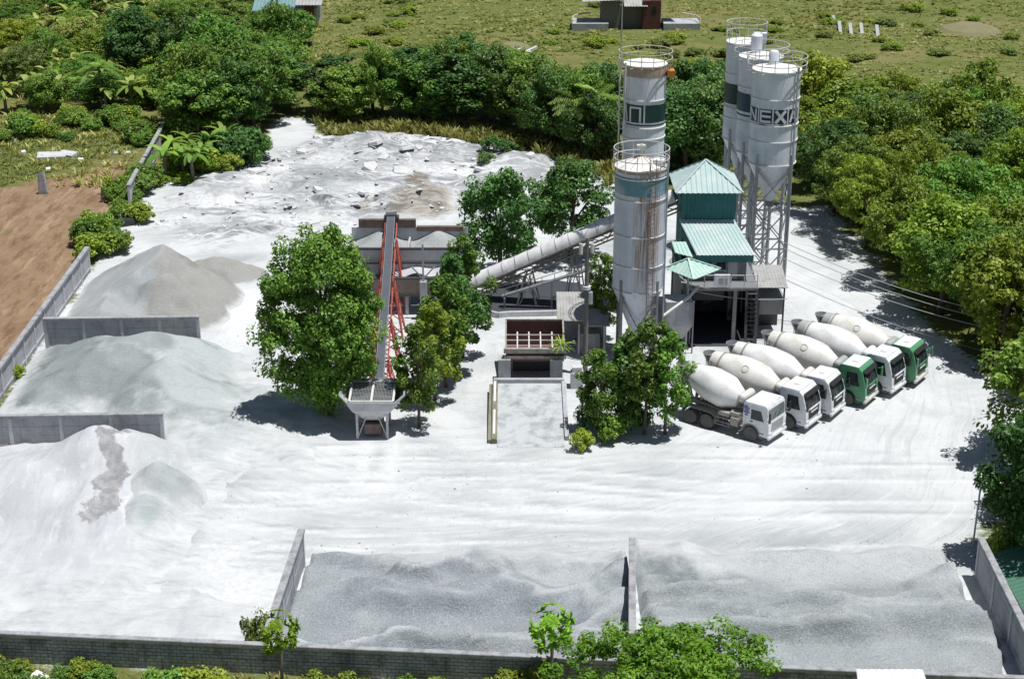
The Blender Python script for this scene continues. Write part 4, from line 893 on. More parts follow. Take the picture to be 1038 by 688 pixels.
# ------------------------------------------------------------------ long belt with red trestles and its charging hopper
A, B = Vector((-9.15, 101.3, 1.15)), Vector((-9.85, 127.2, 6.75)); dv = (B - A).normalized(); sd = dv.cross(Vector((0, 0, 1))).normalized(); up = sd.cross(dv)
bc = thing('belt_conveyor', 'long dark belt conveyor on red lattice legs climbing from the charging hopper', 'conveyor', A)
q = MB()
for s in (-1, 1): q.obox(A + sd * .30 * s, B + sd * .30 * s, .05, .18, up)
q.build('side_channels', M['steel_grey'], bc)
MB().obox(A + up * .05, B + up * .05, .52, .04, up).build('belt', M['belt'], bc)
q = MB()
for i in range(24):
    c = A.lerp(B, i / 24) - up * .06; q.cyl(c - sd * .27, c + sd * .27, .06, n=8)
q.build('rollers', M['steel_dark'], bc)
q = MB()
for s in (-1, 1):
    q.obox(A + sd * .46 * s - up * .75, B + sd * .46 * s - up * .55, .10, .10, up)
    for i in range(26):
        c0, c1 = A.lerp(B, i / 26), A.lerp(B, (i + 1) / 26)
        q.obox(c0 + sd * .46 * s - up * (.1 if i % 2 else .72), c1 + sd * .46 * s - up * (.72 if i % 2 else .1), .06, .06, up)
q.build('lattice', M['red'], bc)
for f in (.22, .42, .64, .86):
    c = A.lerp(B, f); q = MB()
    for s in (-1, 1):
        for e in (-1, 1):
            q.obox(c + sd * .5 * s + Vector((0, e * .35, -.2)), Vector((c.x + s * (.75 + c.z * .1), c.y + e * (.6 + c.z * .13), -.1)), .12, .12)
        for g0, g1 in ((.1, .5), (.5, .9)):
            za, zb = c.z * g0, c.z * g1; w = lambda z: .52 + (.23 + c.z * .1) * (1 - z / c.z); l = lambda z: .35 + (.25 + c.z * .13) * (1 - z / c.z)
            q.obox((c.x + s * w(za), c.y - l(za), za), (c.x + s * w(zb), c.y + l(zb), zb), .07, .07); q.obox((c.x + s * w(za), c.y + l(za), za), (c.x + s * w(zb), c.y - l(zb), zb), .07, .07)
            q.obox((c.x - w(za), c.y + s * l(za), za), (c.x + w(zb), c.y + s * l(zb), zb), .07, .07); q.obox((c.x + w(za), c.y + s * l(za), za), (c.x - w(zb), c.y + s * l(zb), zb), .07, .07)
    q.build('trestle', M['red'], bc)
q = MB(); q.cyl(B - sd * .45, B + sd * .45, .3, n=16); q.box((B.x - .6, B.y - .3, B.z - .5), (B.x + .6, B.y + .6, B.z - .1)); q.build('head_drum', M['steel_dark'], bc, 40)
q = MB(); q.cyl(A - sd * .42, A + sd * .42, .24, n=16); q.build('tail_drum', M['steel_dark'], bc, 40)
hx0, hx1, hy0, hy1 = -11.35, -7.25, 98.35, 101.2
hh = thing('charging_hopper', 'grey steel hopper with two grated openings on four legs in front of the big tree', 'hopper', ((hx0 + hx1) / 2, 99.7, 0))
q = MB(); ix0, ix1, iy0, iy1 = hx0 + .6, hx1 - .6, hy0 + .12, hy1 - .15
top = [(hx0 + .5, hy0, 2.72), (hx1 - .5, hy0, 2.72), (hx1 + .1, hy0 + .7, 3.0), (hx1, hy1, 3.25), (hx0, hy1, 3.25), (hx0 - .1, hy0 + .7, 3.0)]
mid = [(hx0 + .75, hy0 + .1, 2.1), (hx1 - .75, hy0 + .1, 2.1), (hx1 - .5, hy0 + .8, 2.1), (hx1 - .5, hy1 - .2, 2.1), (hx0 + .5, hy1 - .2, 2.1), (hx0 + .5, hy0 + .8, 2.1)]
cxh = (hx0 + hx1) / 2; low = [(cxh - .5, 99.2, 1.15), (cxh + .5, 99.2, 1.15), (cxh + .5, 99.6, 1.15), (cxh + .4, 100.3, 1.15), (cxh - .4, 100.3, 1.15), (cxh - .5, 99.6, 1.15)]
vs = top + mid + low; fs = [(i, (i + 1) % 6, (i + 1) % 6 + 6, i + 6) for i in range(6)] + [(i + 6, (i + 1) % 6 + 6, (i + 1) % 6 + 12, i + 12) for i in range(6)]
q.add(vs, fs).build('body', M['conc_light'], hh)
q = MB()
for i in range(6): q.obox(top[i], top[(i + 1) % 6], .12, .1)
q.build('rim', M['galv'], hh)
q = MB()
fr = lambda x, y: Vector((x, y, 2.80 + (y - iy0) / (iy1 - iy0) * .36))
for a, b in (((ix0, iy0), (ix1, iy0)), ((ix0, iy1), (ix1, iy1)), ((ix0, iy0), (ix0, iy1)), ((ix1, iy0), (ix1, iy1)), ((cxh, iy0), (cxh, iy1))): q.obox(fr(*a), fr(*b), .14, .12)
q.build('grate_frame', M['rail_w'], hh)
for xa2, xb2 in ((ix0, cxh), (cxh, ix1)):
    q = MB()
    for t in np.linspace(.06, .94, 14): x = xa2 + (xb2 - xa2) * t; q.obox(fr(x, iy0), fr(x, iy1), .035, .06)
    for t in np.linspace(.2, .8, 4): y = iy0 + (iy1 - iy0) * t; q.obox(fr(xa2, y), fr(xb2, y), .04, .05)
    q.build('grate', M['steel_grey'], hh)
q = MB(); q.add([(ix0 - .1, iy1 + .08, 2.1), (ix1 + .1, iy1 + .08, 2.1), (hx1 - .05, iy1 + .1, 3.2), (hx0 + .05, iy1 + .1, 3.2)], [(0, 1, 2, 3)]).build('back_plate', M['brown'], hh)
for x in (hx0 + 1.05, hx1 - 1.05):
    for y in (hy0 + .35, hy1 - .3): MB().obox((x, y, -.1), (x, y, 2.7), .16, .16, (1, 0, 0)).build('leg', M['galv'], hh)
q = MB(); q.obox((hx0 + 1.05, hy0 + .3, .1), (cxh - .4, hy0 + .6, 1.5), .07, .07); q.obox((hx1 - 1.05, hy0 + .3, .1), (cxh + .4, hy0 + .6, 1.5), .07, .07); q.build('brace', M['galv'], hh)
q = MB(); q.box((cxh - .55, 98.9, .25), (cxh + .55, 101.2, .95)); q.build('feeder', M['brown'], hh)
gX, gY = np.meshgrid(np.arange(ix0 + .1, ix1 - .1, .12), np.arange(iy0 + .1, iy1 - .1, .12)); gZ = 2.35 + .25 * (gY - iy0) / 2.4 + fbm(gX, gY, .9, 3, 141) * .22
solo(link('hopper_stone', grid_mesh('hopper_stone', gX, gY, gZ, {'patch': np.zeros_like(gX), 'foot': np.ones_like(gX)}), M['sand_grey']), 'pale crushed stone lying under the grates of the charging hopper', 'aggregate')

# ------------------------------------------------------------------ loading ramp and the rusty bin
rp = thing('loading_ramp', 'short concrete loading ramp with kerbs leading up to the rusty bin', 'ramp', (1.2, 101, 0))
q = MB(); rx0, rx1 = -1.0, 3.5
q.add([(rx0, 97.4, .012), (rx1, 97.4, .012), (rx1, 106.4, .75), (rx0, 106.4, .75), (rx0, 106.4, -.1), (rx1, 106.4, -.1), (rx0, 97.4, -.1), (rx1, 97.4, -.1)], [(0, 1, 2, 3), (3, 2, 5, 4), (0, 3, 4, 6), (1, 7, 5, 2), (0, 6, 7, 1), (4, 5, 7, 6)]).build('slab', M['ramp'], rp)
q = MB(); q.obox((-1.2, 97.9, .12), (-1.2, 106.5, .75), .32, .5); q.obox((-1.30, 98, -.1), (-1.30, 106.5, .3), .62, .7); q.build('kerb', M['moss'], rp)
q = MB(); q.obox((-1.2, 98.6, .43), (-1.2, 102.0, .68), .14, .02); q.obox((-1.2, 103.2, .77), (-1.2, 106.2, .99), .14, .02); q.build('white_stripe', M['white'], rp)
q = MB(); q.obox((3.66, 98.4, .1), (3.66, 106.5, .7), .28, .45); q.build('kerb', M['conc'], rp)
q = MB(); q.box((-1.3, 106.42, -.1), (3.7, 106.8, 1.02)); q.build('head_wall', M['conc'], rp, bevel=.03)
lb = thing('rusty_bin', 'open rusty steel bin with a pale grid on concrete piers at the ramp head', 'bin', (1.7, 109, 0))
bx0, bx1, by0, by1 = -.45, 3.75, 108.7, 112.1
q = MB()
q.add([(bx0, by1, 3.35), (bx1, by1, 3.35), (bx1, by1, 1.4), (bx0, by1, 1.4), (bx0, by0, 2.35), (bx1, by0, 2.35), (bx1, by0, 1.5), (bx0, by0, 1.5)], [(0, 1, 2, 3), (4, 7, 6, 5), (0, 3, 7, 4), (1, 5, 6, 2), (3, 2, 6, 7)])
q.build('body', M['rustbin'], lb)
q = MB(); q.obox((bx0 - .05, by1, 3.4), (bx1 + .05, by1, 3.4), .14, .12); q.obox((bx0, by0, 2.4), (bx0, by1, 3.4), .12, .1); q.obox((bx1, by0, 2.4), (bx1, by1, 3.4), .12, .1); q.obox((bx0 - .15, by0 - .05, 2.35), (bx1 + .15, by0 - .05, 2.35), .3, .34); q.obox((bx0 - .15, by0 - .1, 1.85), (bx1 + .15, by0 - .1, 1.85), .24, .2); q.build('rim', M['dust_steel'], lb)
q = MB()
for t in (.2, .4, .6, .8): x = bx0 + (bx1 - bx0) * t; q.obox((x, by0 + .1, 2.48), (x, by1 - 1.1, 2.85), .09, .09)
for t in (.1, .3, .5): y = by0 + (by1 - by0) * t + .1; q.obox((bx0, y, 2.45 + t * .75), (bx1, y, 2.45 + t * .75), .07, .07)
q.build('grid', M['rail_w'], lb)
for x in (-.55, 3.2): MB().box((x - .45, 108.3, -.1), (x + .45, 109.3, 1.75)).build('pier', M['conc'], lb, bevel=.02)
q = MB(); q.box((bx0 + .5, 110.4, 0), (bx1 - .2, 110.6, 1.4)); q.build('rear_plate', M['steel_dark'], lb)
# shed, electrical pole, low kerb behind
sh = thing('shed', 'low shed with a pale tin roof and dark open front beside the utility pole', 'shed', (5, 115, 0))
q = MB(); rib_slope(q, (3.35, 113.2, 2.9), (5.5, 113.2, 2.9), (3.4, 117.6, 3.6), (5.5, 117.6, 3.6), 9, .025); q.build('roof', M['tin'], sh)
q = MB(); rib_slope(q, (5.35, 113.0, 2.55), (7.3, 113.0, 2.55), (5.5, 115.6, 2.95), (7.2, 115.6, 2.95), 8, .025); q.build('lower_roof', M['tin'], sh)
q = MB(); q.box((3.5, 116.9, 0), (7.1, 117.0, 3.2)); q.box((6.95, 113.5, 0), (7.05, 116.85, 2.5)); q.build('wall', M['conc'], sh)
for x in (3.5, 5.0, 6.9): MB().obox((x, 113.35, -.1), (x, 113.35, 2.6), .14, .14, (1, 0, 0)).build('post', M['conc'], sh)
q = MB(); q.box((5.1, 113.6, 0), (6.6, 114.6, 1.7)); q.build('cabinet', M['tin_grey'], sh)
up_ = thing('utility_pole', 'grey utility pole with a white transformer collar beside the shed', 'pole', (5.35, 110, 0))
MB().cyl((5.35, 110, -.2), (5.35, 110, 10.4), .19, .13, 12).build('pole', M['wood'], up_, 40)
q = MB(); q.cyl((5.35, 110, 6.55), (5.35, 110, 6.8), .30, .30, 16); q.build('collar', M['white'], up_, 40)
q = MB(); q.cyl((5.62, 109.8, 5.5), (5.62, 109.8, 6.4), .18, n=14); q.build('transformer', M['galv'], up_, 40)
q = MB(); q.obox((4.5, 110, 9.6), (6.2, 110, 9.6), .12, .12); q.obox((4.9, 110, 10.2), (5.8, 110, 10.2), .1, .1); q.build('crossarm', M['wood'], up_)
q = MB(); q.cyl((4.9, 109.95, 9.2), (4.9, 109.95, 10.0), .14, n=10); q.cyl((5.7, 109.95, 9.3), (5.7, 109.95, 10.0), .14, n=10); q.build('insulator', M['rail_w'], up_, 40)
q = MB(); pts = [G(487, 318), G(505, 322), G(515, 321), G(560, 320), G(600, 318)]
for a, b in zip(pts[:-1], pts[1:]): q.obox(a + Vector((0, 0, .2)), b + Vector((0, 0, .2)), .25, .5)
solo(q.build('retaining_kerb', M['conc_light'], None, bevel=.02), 'low pale retaining kerb running below the covered conveyor', 'kerb')
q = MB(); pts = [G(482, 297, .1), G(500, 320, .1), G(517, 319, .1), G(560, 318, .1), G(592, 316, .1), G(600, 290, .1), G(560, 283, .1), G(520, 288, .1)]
q.add(pts + [p - Vector((0, 0, .25)) for p in pts], [tuple(range(8)), tuple(range(15, 7, -1))] + [(i, i + 8, (i + 1) % 8 + 8, (i + 1) % 8) for i in range(8)]); solo(q.build('shade_slab', M['shade_dark']), 'near-black slab painted in as shade below the covered conveyor', 'floor slab')  # its dark colour stands in for shade under the conveyor
q = MB(); q.box((4.3, 107.2, 1.2), (5.0, 107.9, 1.6)); q.box((4.2, 107.1, -.05), (5.1, 108.0, 1.195)); solo(q.build('meter_box', M['conc_light']), 'small pale box on a plinth at the foot of the utility pole', 'box')
for px, py, h, lab in ((640, 352, 2.4, 'thin pale post right of the rusty bin near the trees'), (610, 350, 2.4, 'thin pale post left of the silo trees')):
    p = G(px, py); q = MB(); q.obox((p.x, p.y, -.1), (p.x, p.y, h), .12, .12, (1, 0, 0)); q.obox((p.x - .1, p.y, h), (p.x + .5, p.y, h), .1, .08); solo(q.build('post', M['conc_light']), lab, 'post')

# ------------------------------------------------------------------ mixer trucks
def lathe_axis(mb, p0, p1, prof, n=32):
    p0, p1 = Vector(p0), Vector(p1); d = (p1 - p0); L = d.length; d.normalize(); m = Vector((0, 0, 1)).rotation_difference(d).to_matrix()
    mb.lathe([(r, h * L) for r, h in prof], n, p0, m)
def wheel(root, x, y, side, dual):
    q = MB(); w = .56 if dual else .30; r = .52; y1 = y; y0 = y - side * w
    q2 = MB(); m = Matrix.Rotation(R(-90) * side, 3, 'X')
    prof = [(.30, 0), (r * .93, .0), (r, .05), (r, w - .05), (r * .93, w), (.30, w)]
    q2.lathe(prof, 24, (x, y0, r), m)
    t = q2.build('wheel', M['rubber'], root, 35, local=True)
    q3 = MB(); q3.lathe([(.001, w - .16), (.12, w - .14), (.14, w - .02), (.15, w - .16), (.27, w - .15), (.31, w + .008), (.31, .02)], 20, (x, y0, r), m)
    q3.build('rim', M['rim'], t, 35, local=True)
def truck(label, loc, rz, cabcol='white', drumcol='drum_white', old=False, tank='white', collar=True, L=0.0):
    r = thing('mixer_truck', label, 'truck', (0, 0, 0), 'concrete mixer trucks parked in a row')
    def B(q, name, mat, par=None, **k): return q.build(name, M[mat], par or r, local=True, **k)
    ax = [-1.35, -5.05 - L, -6.38 - L]; end = -7.4 - L
    q = MB()
    for s in (-.42, .42): q.box((end, s - .05, .80), (-.3, s + .05, 1.08))
    for x in (-2.4, -3.6, -4.6, end + .3): q.box((x - .06, -.37, .85), (x + .06, .37, 1.0))
    for x in ax: q.cyl((x, -.8, .52), (x, .8, .52), .1, n=10)
    B(q, 'chassis', 'dust_steel')
    for s in (-1, 1):
        wheel(r, ax[0], 1.22 * s, s, False); wheel(r, ax[1], 1.24 * s, s, True); wheel(r, ax[2], 1.24 * s, s, True)
    # cab
    H = 2.72 if old else 2.98
    arch = [(ax[0] + .66 * math.cos(t), .52 + .66 * math.sin(t)) for t in np.linspace(0.05, math.pi - .05, 8)]
    if old: prof = [(-.02, .52), (0, 1.45), (-.10, 1.62), (-.16, H - .18), (-.28, H - .02), (-1.85, H), (-1.95, H - .1), (-1.98, .75)]
    else: prof = [(-.04, .52), (0, 1.0), (-.04, 1.62), (-.34, H - .34), (-.62, H - .06), (-.95, H), (-1.95, H), (-2.05, H - .12), (-2.08, .75)]
    poly = prof + [(ax[0] - .66, .75)] + arch[::-1] + [(ax[0] + .66, .52)]
    tp = lambda z: 1 - .055 * max(0, (z - 1.6)) / 1.2
    q = MB(); q.prism(poly, -1.2, 1.2, tp); cab = B(q, 'cab', cabcol, bevel=.05, smooth=40)
    yy = lambda z: 1.2 * tp(z)
    wz0, wz1 = (1.66, H - .26) if old else (1.66, H - .42)
    def fx(z):                                    # front surface x at height z
        P = [p for p in prof if p[0] > -.9]
        for (xa, za), (xb, zb) in zip(P[:-1], P[1:]):
            if za <= z <= zb: return xa + (xb - xa) * (z - za) / (zb - za)
        return P[-1][0]
    # windscreen
    q = MB(); e = .015; k = .12
    q.add([(fx(wz0) + e, -yy(wz0) + k, wz0), (fx(wz0) + e, yy(wz0) - k, wz0), (fx(wz1) + e, yy(wz1) - k, wz1), (fx(wz1) + e, -yy(wz1) + k, wz1)] + [(fx(wz0) - .04, -yy(wz0) + k, wz0), (fx(wz0) - .04, yy(wz0) - k, wz0), (fx(wz1) - .04, yy(wz1) - k, wz1), (fx(wz1) - .04, -yy(wz1) + k, wz1)],
          [(0, 1, 2, 3), (0, 4, 5, 1), (1, 5, 6, 2), (2, 6, 7, 3), (3, 7, 4, 0)])
    B(q, 'windscreen', 'glass_grey' if old else 'glass')
    q = MB()
    for s in (-.5, .15): q.obox((fx(wz0) + .04, s, wz0 + .03), (fx(wz0 + .45) + .04, s + .45, wz0 + .42), .025, .025)
    B(q, 'wipers', 'black')
    if not old:
        q = MB(); q.add([(fx(wz1) + .03, -1.05, wz1 + .04), (fx(wz1) + .03, 1.05, wz1 + .04), (fx(wz1) - .02, 1.08, wz1 + .22), (fx(wz1) - .02, -1.08, wz1 + .22), (fx(wz1) + .22, -1.0, wz1 - .02), (fx(wz1) + .22, 1.0, wz1 - .02)], [(0, 1, 5, 4), (3, 4, 5, 2), (0, 4, 3), (1, 2, 5)])
        B(q, 'sun_visor', 'black')
    for s in (-1, 1):
        # door with window and handle
        q = MB(); dz0, dz1 = .95, H - .28; x0, x1 = (-.42, -1.45) if old else (-.50, -1.55)
        q.add([(x0 + .16, s * (yy(dz0) + .012), dz0 + .5), (x0 - .35, s * (yy(dz0) + .012), dz0 + .28), (x1, s * (yy(dz0) + .012), dz0 + .28), (x1, s * (yy(dz1) + .012), dz1), (x0 - .12, s * (yy(dz1) + .012), dz1), (x0 + .1, s * (yy(1.6) + .012), 1.6)], [tuple(range(6))])
        d = B(q, 'door', cabcol)
        q = MB(); z0, z1 = 1.62, H - .42
        q.add([(x0 + .04, s * (yy(z0) + .026), z0), (x1 + .1, s * (yy(z0) + .026), z0), (x1 + .1, s * (yy(z1) + .026), z1), (x0 - .2, s * (yy(z1) + .026), z1)], [(0, 1, 2, 3)])
        B(q, 'side_window', 'glass', d)
        q = MB(); q.box((x1 + .08, s * 1.22 - .02, 1.42), (x1 + .26, s * 1.22 + .02, 1.48)); B(q, 'handle', 'black', d)
        q = MB(); q.obox((-.12, s * 1.1, 2.35), (.16, s * 1.36, 2.3), .03, .03); q.obox((-.12, s * 1.16, 1.75), (.16, s * 1.36, 1.8), .03, .03); q.box((.10, s * 1.36 - .12, 1.72), (.17, s * 1.36 + .12, 2.38)); B(q, 'mirror', 'black' if cabcol != 'green_cab' else 'green_cab')
        q = MB(); q.box((-.02, s * .88 - .22, .66), (.045, s * .88 + .22, .86)); B(q, 'headlight', 'lamp')
        q = MB(); q.box((ax[0] - .72, s * 1.16 - .1, .98), (ax[0] - .62, s * 1.16 + .1, 1.22)); q.path([(ax[0] + .68 * math.cos(t), s * 1.2, .52 + .68 * math.sin(t)) for t in np.linspace(.1, math.pi - .1, 10)], .05, 6); B(q, 'front_fender', 'black' if not old else 'steel_grey')
        q = MB()
        for k2 in range(2): q.box((ax[0] + .68, s * 1.1 - .14, .42 + k2 * .3), (ax[0] + 1.0, s * 1.1 + .14, .47 + k2 * .3))
        B(q, 'step', 'steel_grey')
        # rear fenders as one arched plate per axle pair
        q = MB(); vs = []; fs = []
        pts = [(ax[1] + .68, .62), (ax[1] + .6, 1.0), (ax[1] + .25, 1.2), ((ax[1] + ax[2]) / 2, 1.24), (ax[2] - .25, 1.2), (ax[2] - .6, 1.0), (ax[2] - .7, .6)]
        for x, z in pts: vs += [(x, s * .64, z), (x, s * 1.25, z), (x, s * .64, z + .035), (x, s * 1.25, z + .035)]
        for i in range(len(pts) - 1):
            a = 4 * i; fs += [(a, a + 1, a + 5, a + 4), (a + 2, a + 6, a + 7, a + 3), (a + 1, a + 3, a + 7, a + 5), (a, a + 4, a + 6, a + 2)]
        q.add(vs, fs); B(q, 'rear_fender', 'dust_steel' if old else 'cream')
    q = MB(); q.box((-.10, -1.22, .40), (.10, 1.22, .64)); B(q, 'bumper', 'white' if cabcol != 'green_cab' else 'cream', bevel=.04)
    q = MB()
    for k2 in range(4): q.box((fx(.95 + k2 * .15) - .02, -.72, .95 + k2 * .15), (fx(.95 + k2 * .15) + .03, .72, 1.04 + k2 * .15))
    q.box((-.08, -.78, .90), (.012, .78, 1.52)); B(q, 'grille', 'black' if not old else 'galv')
    if not old:
        q = MB(); q.box((.0, -.5, 1.30), (.05, .5, 1.38)); B(q, 'grille_trim', 'rail_w')
        q = MB(); q.box((-.03, -.55, 1.52), (.02, .55, 1.60)); B(q, 'nose_strip', cabcol)
    roofm = 'white'
    q = MB(); zt = H + .012; hw = yy(H) - .03
    q.add([(-.34 if old else -.64, -hw, zt - (.0 if old else .02)), (-.34 if old else -.64, hw, zt - (.0 if old else .02)), (-1.0, hw, zt), (-1.88, hw, zt), (-1.88, -hw, zt), (-1.0, -hw, zt)], [(0, 1, 2, 5), (5, 2, 3, 4)]); B(q, 'roof_panel', roofm)
    if not old:
        q = MB(); q.box((-1.5, -.28, zt + .003), (-1.05, .28, zt + .05)); B(q, 'roof_hatch', 'white', bevel=.02)
    if old:
        q = MB()
        for z, a, b in ((1.95, -1.5, -1.9), (2.1, -1.55, -1.85), (2.25, -1.5, -1.9), (1.78, -1.6, -1.82), (2.38, -1.62, -1.9)): q.box((b, -yy(z) - .022, z), (a, -yy(z) - .002, z + .08))
        B(q, 'blue_lettering', 'blue_mark')
    # drum
    e0, e1 = Vector((-2.75, 0, 2.22)), Vector((-7.55 - L, 0, 3.22))
    prof = [(.001, 0), (.32, .0), (.62, .02), (1.12, .22), (1.18, .30), (1.18, .50), (1.12, .60), (.72, .90), (.60, 1.0), (.52, 1.0), (.45, .93)]
    q = MB(); lathe_axis(q, e0, e1, prof, 40); dr = B(q, 'drum', drumcol, smooth=25)
    at = lambda t: e0.lerp(e1, t)
    for t, rad in ((.30, 1.195), (.50, 1.195)):
        q = MB(); dd = (e1 - e0).normalized() * .03; lathe_axis(q, at(t) - dd, at(t) + dd, [(rad - .03, 0), (rad, 0), (rad, 1), (rad - .03, 1)], 40); B(q, 'drum_seam', drumcol, dr, smooth=40)
    q = MB(); dd = (e1 - e0).normalized() * .07; lathe_axis(q, at(.855) - dd, at(.855) + dd, [(.72, 0), (.84, 0), (.84, 1), (.72, 1)], 40); B(q, 'roller_ring', 'dust_steel', dr, smooth=40)
    if collar:
        q = MB(); lathe_axis(q, at(.885), at(.998), [(.755, 0), (.625, 1)], 40); B(q, 'collar', 'drum_grey', dr, smooth=40)
    if drumcol == 'drum_cream':
        q = MB(); c = at(.42); nrm = Vector((0, -.72, .69)); a = (e1 - e0).normalized(); b = a.cross(nrm)
        q.path([c + nrm * (1.19 - .0) + a * (.24 * math.cos(t)) + b * (.24 * math.sin(t)) for t in np.linspace(0, 2 * math.pi, 17)], .025, 5); B(q, 'hatch_ring', 'drum_grey', dr)
    # pedestals, drive, tank
    q = MB()
    for s in (-1, 1):
        q.obox((-2.95, s * .42, 1.05), (-2.75, s * .2, 2.2), .14, .14); q.obox((at(.855).x, s * .45, 1.05), (at(.855).x, s * .66, at(.855).z - .85), .16, .16); q.obox((-6.2 - L, s * .45, 1.05), (at(.86).x, s * .6, at(.86).z - .8), .1, .1)
        q.obox((-3.1, s * .5, 1.15), (end + .6, s * .55, 1.5), .14, .2)
    q.box((-3.0, -.35, 1.1), (-2.45, .35, 1.9)); q.cyl((-2.35, 0, 2.1), (-2.8, 0, 2.2), .3, n=16); B(q, 'drum_frame', 'dust_steel')
    q = MB(); q.lathe([(.001, -.80), (.2, -.78), (.30, -.66), (.30, .66), (.2, .78), (.001, .80)], 20, (-2.42, 0, 2.62), Matrix.Rotation(R(90), 3, 'X')); B(q, 'water_tank', tank, smooth=50)
    # feed hopper, chute, ladder, tool boxes
    hx = -7.75 - L
    q = MB(); q.lathe([(.26, 3.1), (.50, 3.66), (.54, 3.66), (.28, 3.06)], 20, (hx, 0, 0)); B(q, 'feed_hopper', 'steel_grey', smooth=40)
    q = MB()
    for s in (-1, 1): q.obox((end + .2, s * .45, 1.0), (hx, s * .5, 3.5), .09, .09); q.obox((end, s * .45, 1.0), (at(.97).x, s * .6, 3.0), .08, .08)
    q.obox((hx, -.5, 3.45), (hx, .5, 3.45), .08, .08); B(q, 'rear_frame', 'dust_steel')
    q = MB(); vs = []; fs = []; n = 7
    for c in ((hx - .05, 0, 2.75), (hx - .75, -.35, 1.35)):
        for k2 in range(n): t = R(180 + 180 * k2 / (n - 1)); vs.append(Vector(c) + Vector((.0, .32 * math.cos(t), .28 * math.sin(t))))
    for k2 in range(n - 1): fs.append((k2, k2 + 1, k2 + 1 + n, k2 + n))
    q.add(vs, fs); q.obox((end, 0, 1.1), (hx - .3, -.1, 2.1), .1, .1); B(q, 'chute', 'dust_steel')
    q = MB()
    for s in (-.2, .2): q.obox((end + .1 + s, -.95, .7), (hx + .3 + s, -.8, 3.4), .04, .04)
    for k2 in range(8): f = k2 / 8; c = Vector((end + .1, -.95, .7)).lerp(Vector((hx + .3, -.8, 3.4)), f); q.obox(c - Vector((.2, 0, 0)), c + Vector((.2, 0, 0)), .03, .03)
    B(q, 'ladder', 'steel_grey')
    q = MB(); q.box((-2.9, -1.2, .72), (-2.3, -.6, 1.3)); q.box((-3.05, -1.05, 1.33), (-2.35, -.4, 1.62)); q.box((-3.9, -1.15, 1.2), (-3.05, -.75, 1.5)); q.box((-4.2, -1.12, 1.0), (-3.0, -.5, 1.08)); B(q, 'tool_box', 'dust_steel', bevel=.02)
    q = MB(); q.cyl((-3.3, 1.15, .85), (-2.3, 1.15, .85), .28, n=16); B(q, 'fuel_tank', 'galv', smooth=40)
    q = MB()
    for z in (.55, .75): q.obox((-4.2, -1.15, z), (-2.95, -1.15, z), .05, .05)
    for x in (-4.1, -3.5, -3.0): q.obox((x, -1.15, .5), (x, -1.0, 1.05), .05, .05)
    B(q, 'side_guard', 'steel_grey')
    r.location = loc; r.rotation_euler = (0, 0, rz)
    return r
spec = [((780.2, 447), 'nearest mixer truck, an older flat white cab with blue marks and a short drum', 'white', 'drum_white', True, 'cream', True, -.35),
        ((817.5, 434.7), 'white mixer truck with a roof hatch, second in the row beside the old flat cab', 'white', 'drum_cream', False, 'cream', False, .25),
        ((842.8, 422.5), 'white mixer truck third in the row, beside the paler-roofed green cab', 'white', 'drum_white', False, 'cream', False, .35),
        ((876.8, 410.0), 'green mixer truck with a cream drum parked in the middle between white cabs', 'green_cab', 'drum_cream', False, 'drum_grey', False, .3),
        ((904.7, 399.5), 'white mixer truck parked between the two green cabs', 'white', 'drum_white', False, 'white', True, .35),
        ((928.3, 389.0), 'green mixer truck at the far end of the row beside the trees', 'green_cab', 'drum_cream', False, 'drum_grey', True, .2)]
RZ = R(-35.5)
for (px, py), lab, cc, dc, old, tk, col, LL in spec:
    c = G(px, py, .4); off = Matrix.Rotation(RZ, 3, 'Z') @ Vector((-.1, 1.2, 0))
    truck(lab, (c.x + off.x, c.y + off.y, 0), RZ + R(random.uniform(-2.2, 2.2)), cc, dc, old, tk, col, LL)

# ------------------------------------------------------------------ leaves and trees
def leafmesh(name, P, N, size, aspect=.5, tint=None, droop=.2):
    n = len(P); N = N / (np.linalg.norm(N, axis=1, keepdims=True) + 1e-9)
    r = rng.normal(size=(n, 3)); a = np.cross(N, r); a /= np.linalg.norm(a, axis=1, keepdims=True) + 1e-9; b = np.cross(N, a)
    s = size[:, None] if hasattr(size, '__len__') else size
    v = np.stack([P - a * s * .5, P + b * s * aspect * .5 + N * s * droop * .3, P + a * s * .5 - N * s * droop * .3, P - b * s * aspect * .5 + N * s * droop * .3], 1).reshape(-1, 3)
    return quadmesh(name, v, tint if tint is not None else rng.random(n))
def quadmesh(name, v, tint):
    n = len(v) // 4; me = bpy.data.meshes.new(name)
    me.vertices.add(4 * n); me.vertices.foreach_set('co', v.astype(np.float32).ravel())
    me.loops.add(4 * n); me.loops.foreach_set('vertex_index', np.arange(4 * n, dtype=np.int32))
    me.polygons.add(n); me.polygons.foreach_set('loop_start', np.arange(0, 4 * n, 4, dtype=np.int32)); me.update(calc_edges=True)
    at = me.attributes.new('tint', 'FLOAT', 'POINT'); at.data.foreach_set('value', np.repeat(tint, 4).astype(np.float32)); return me
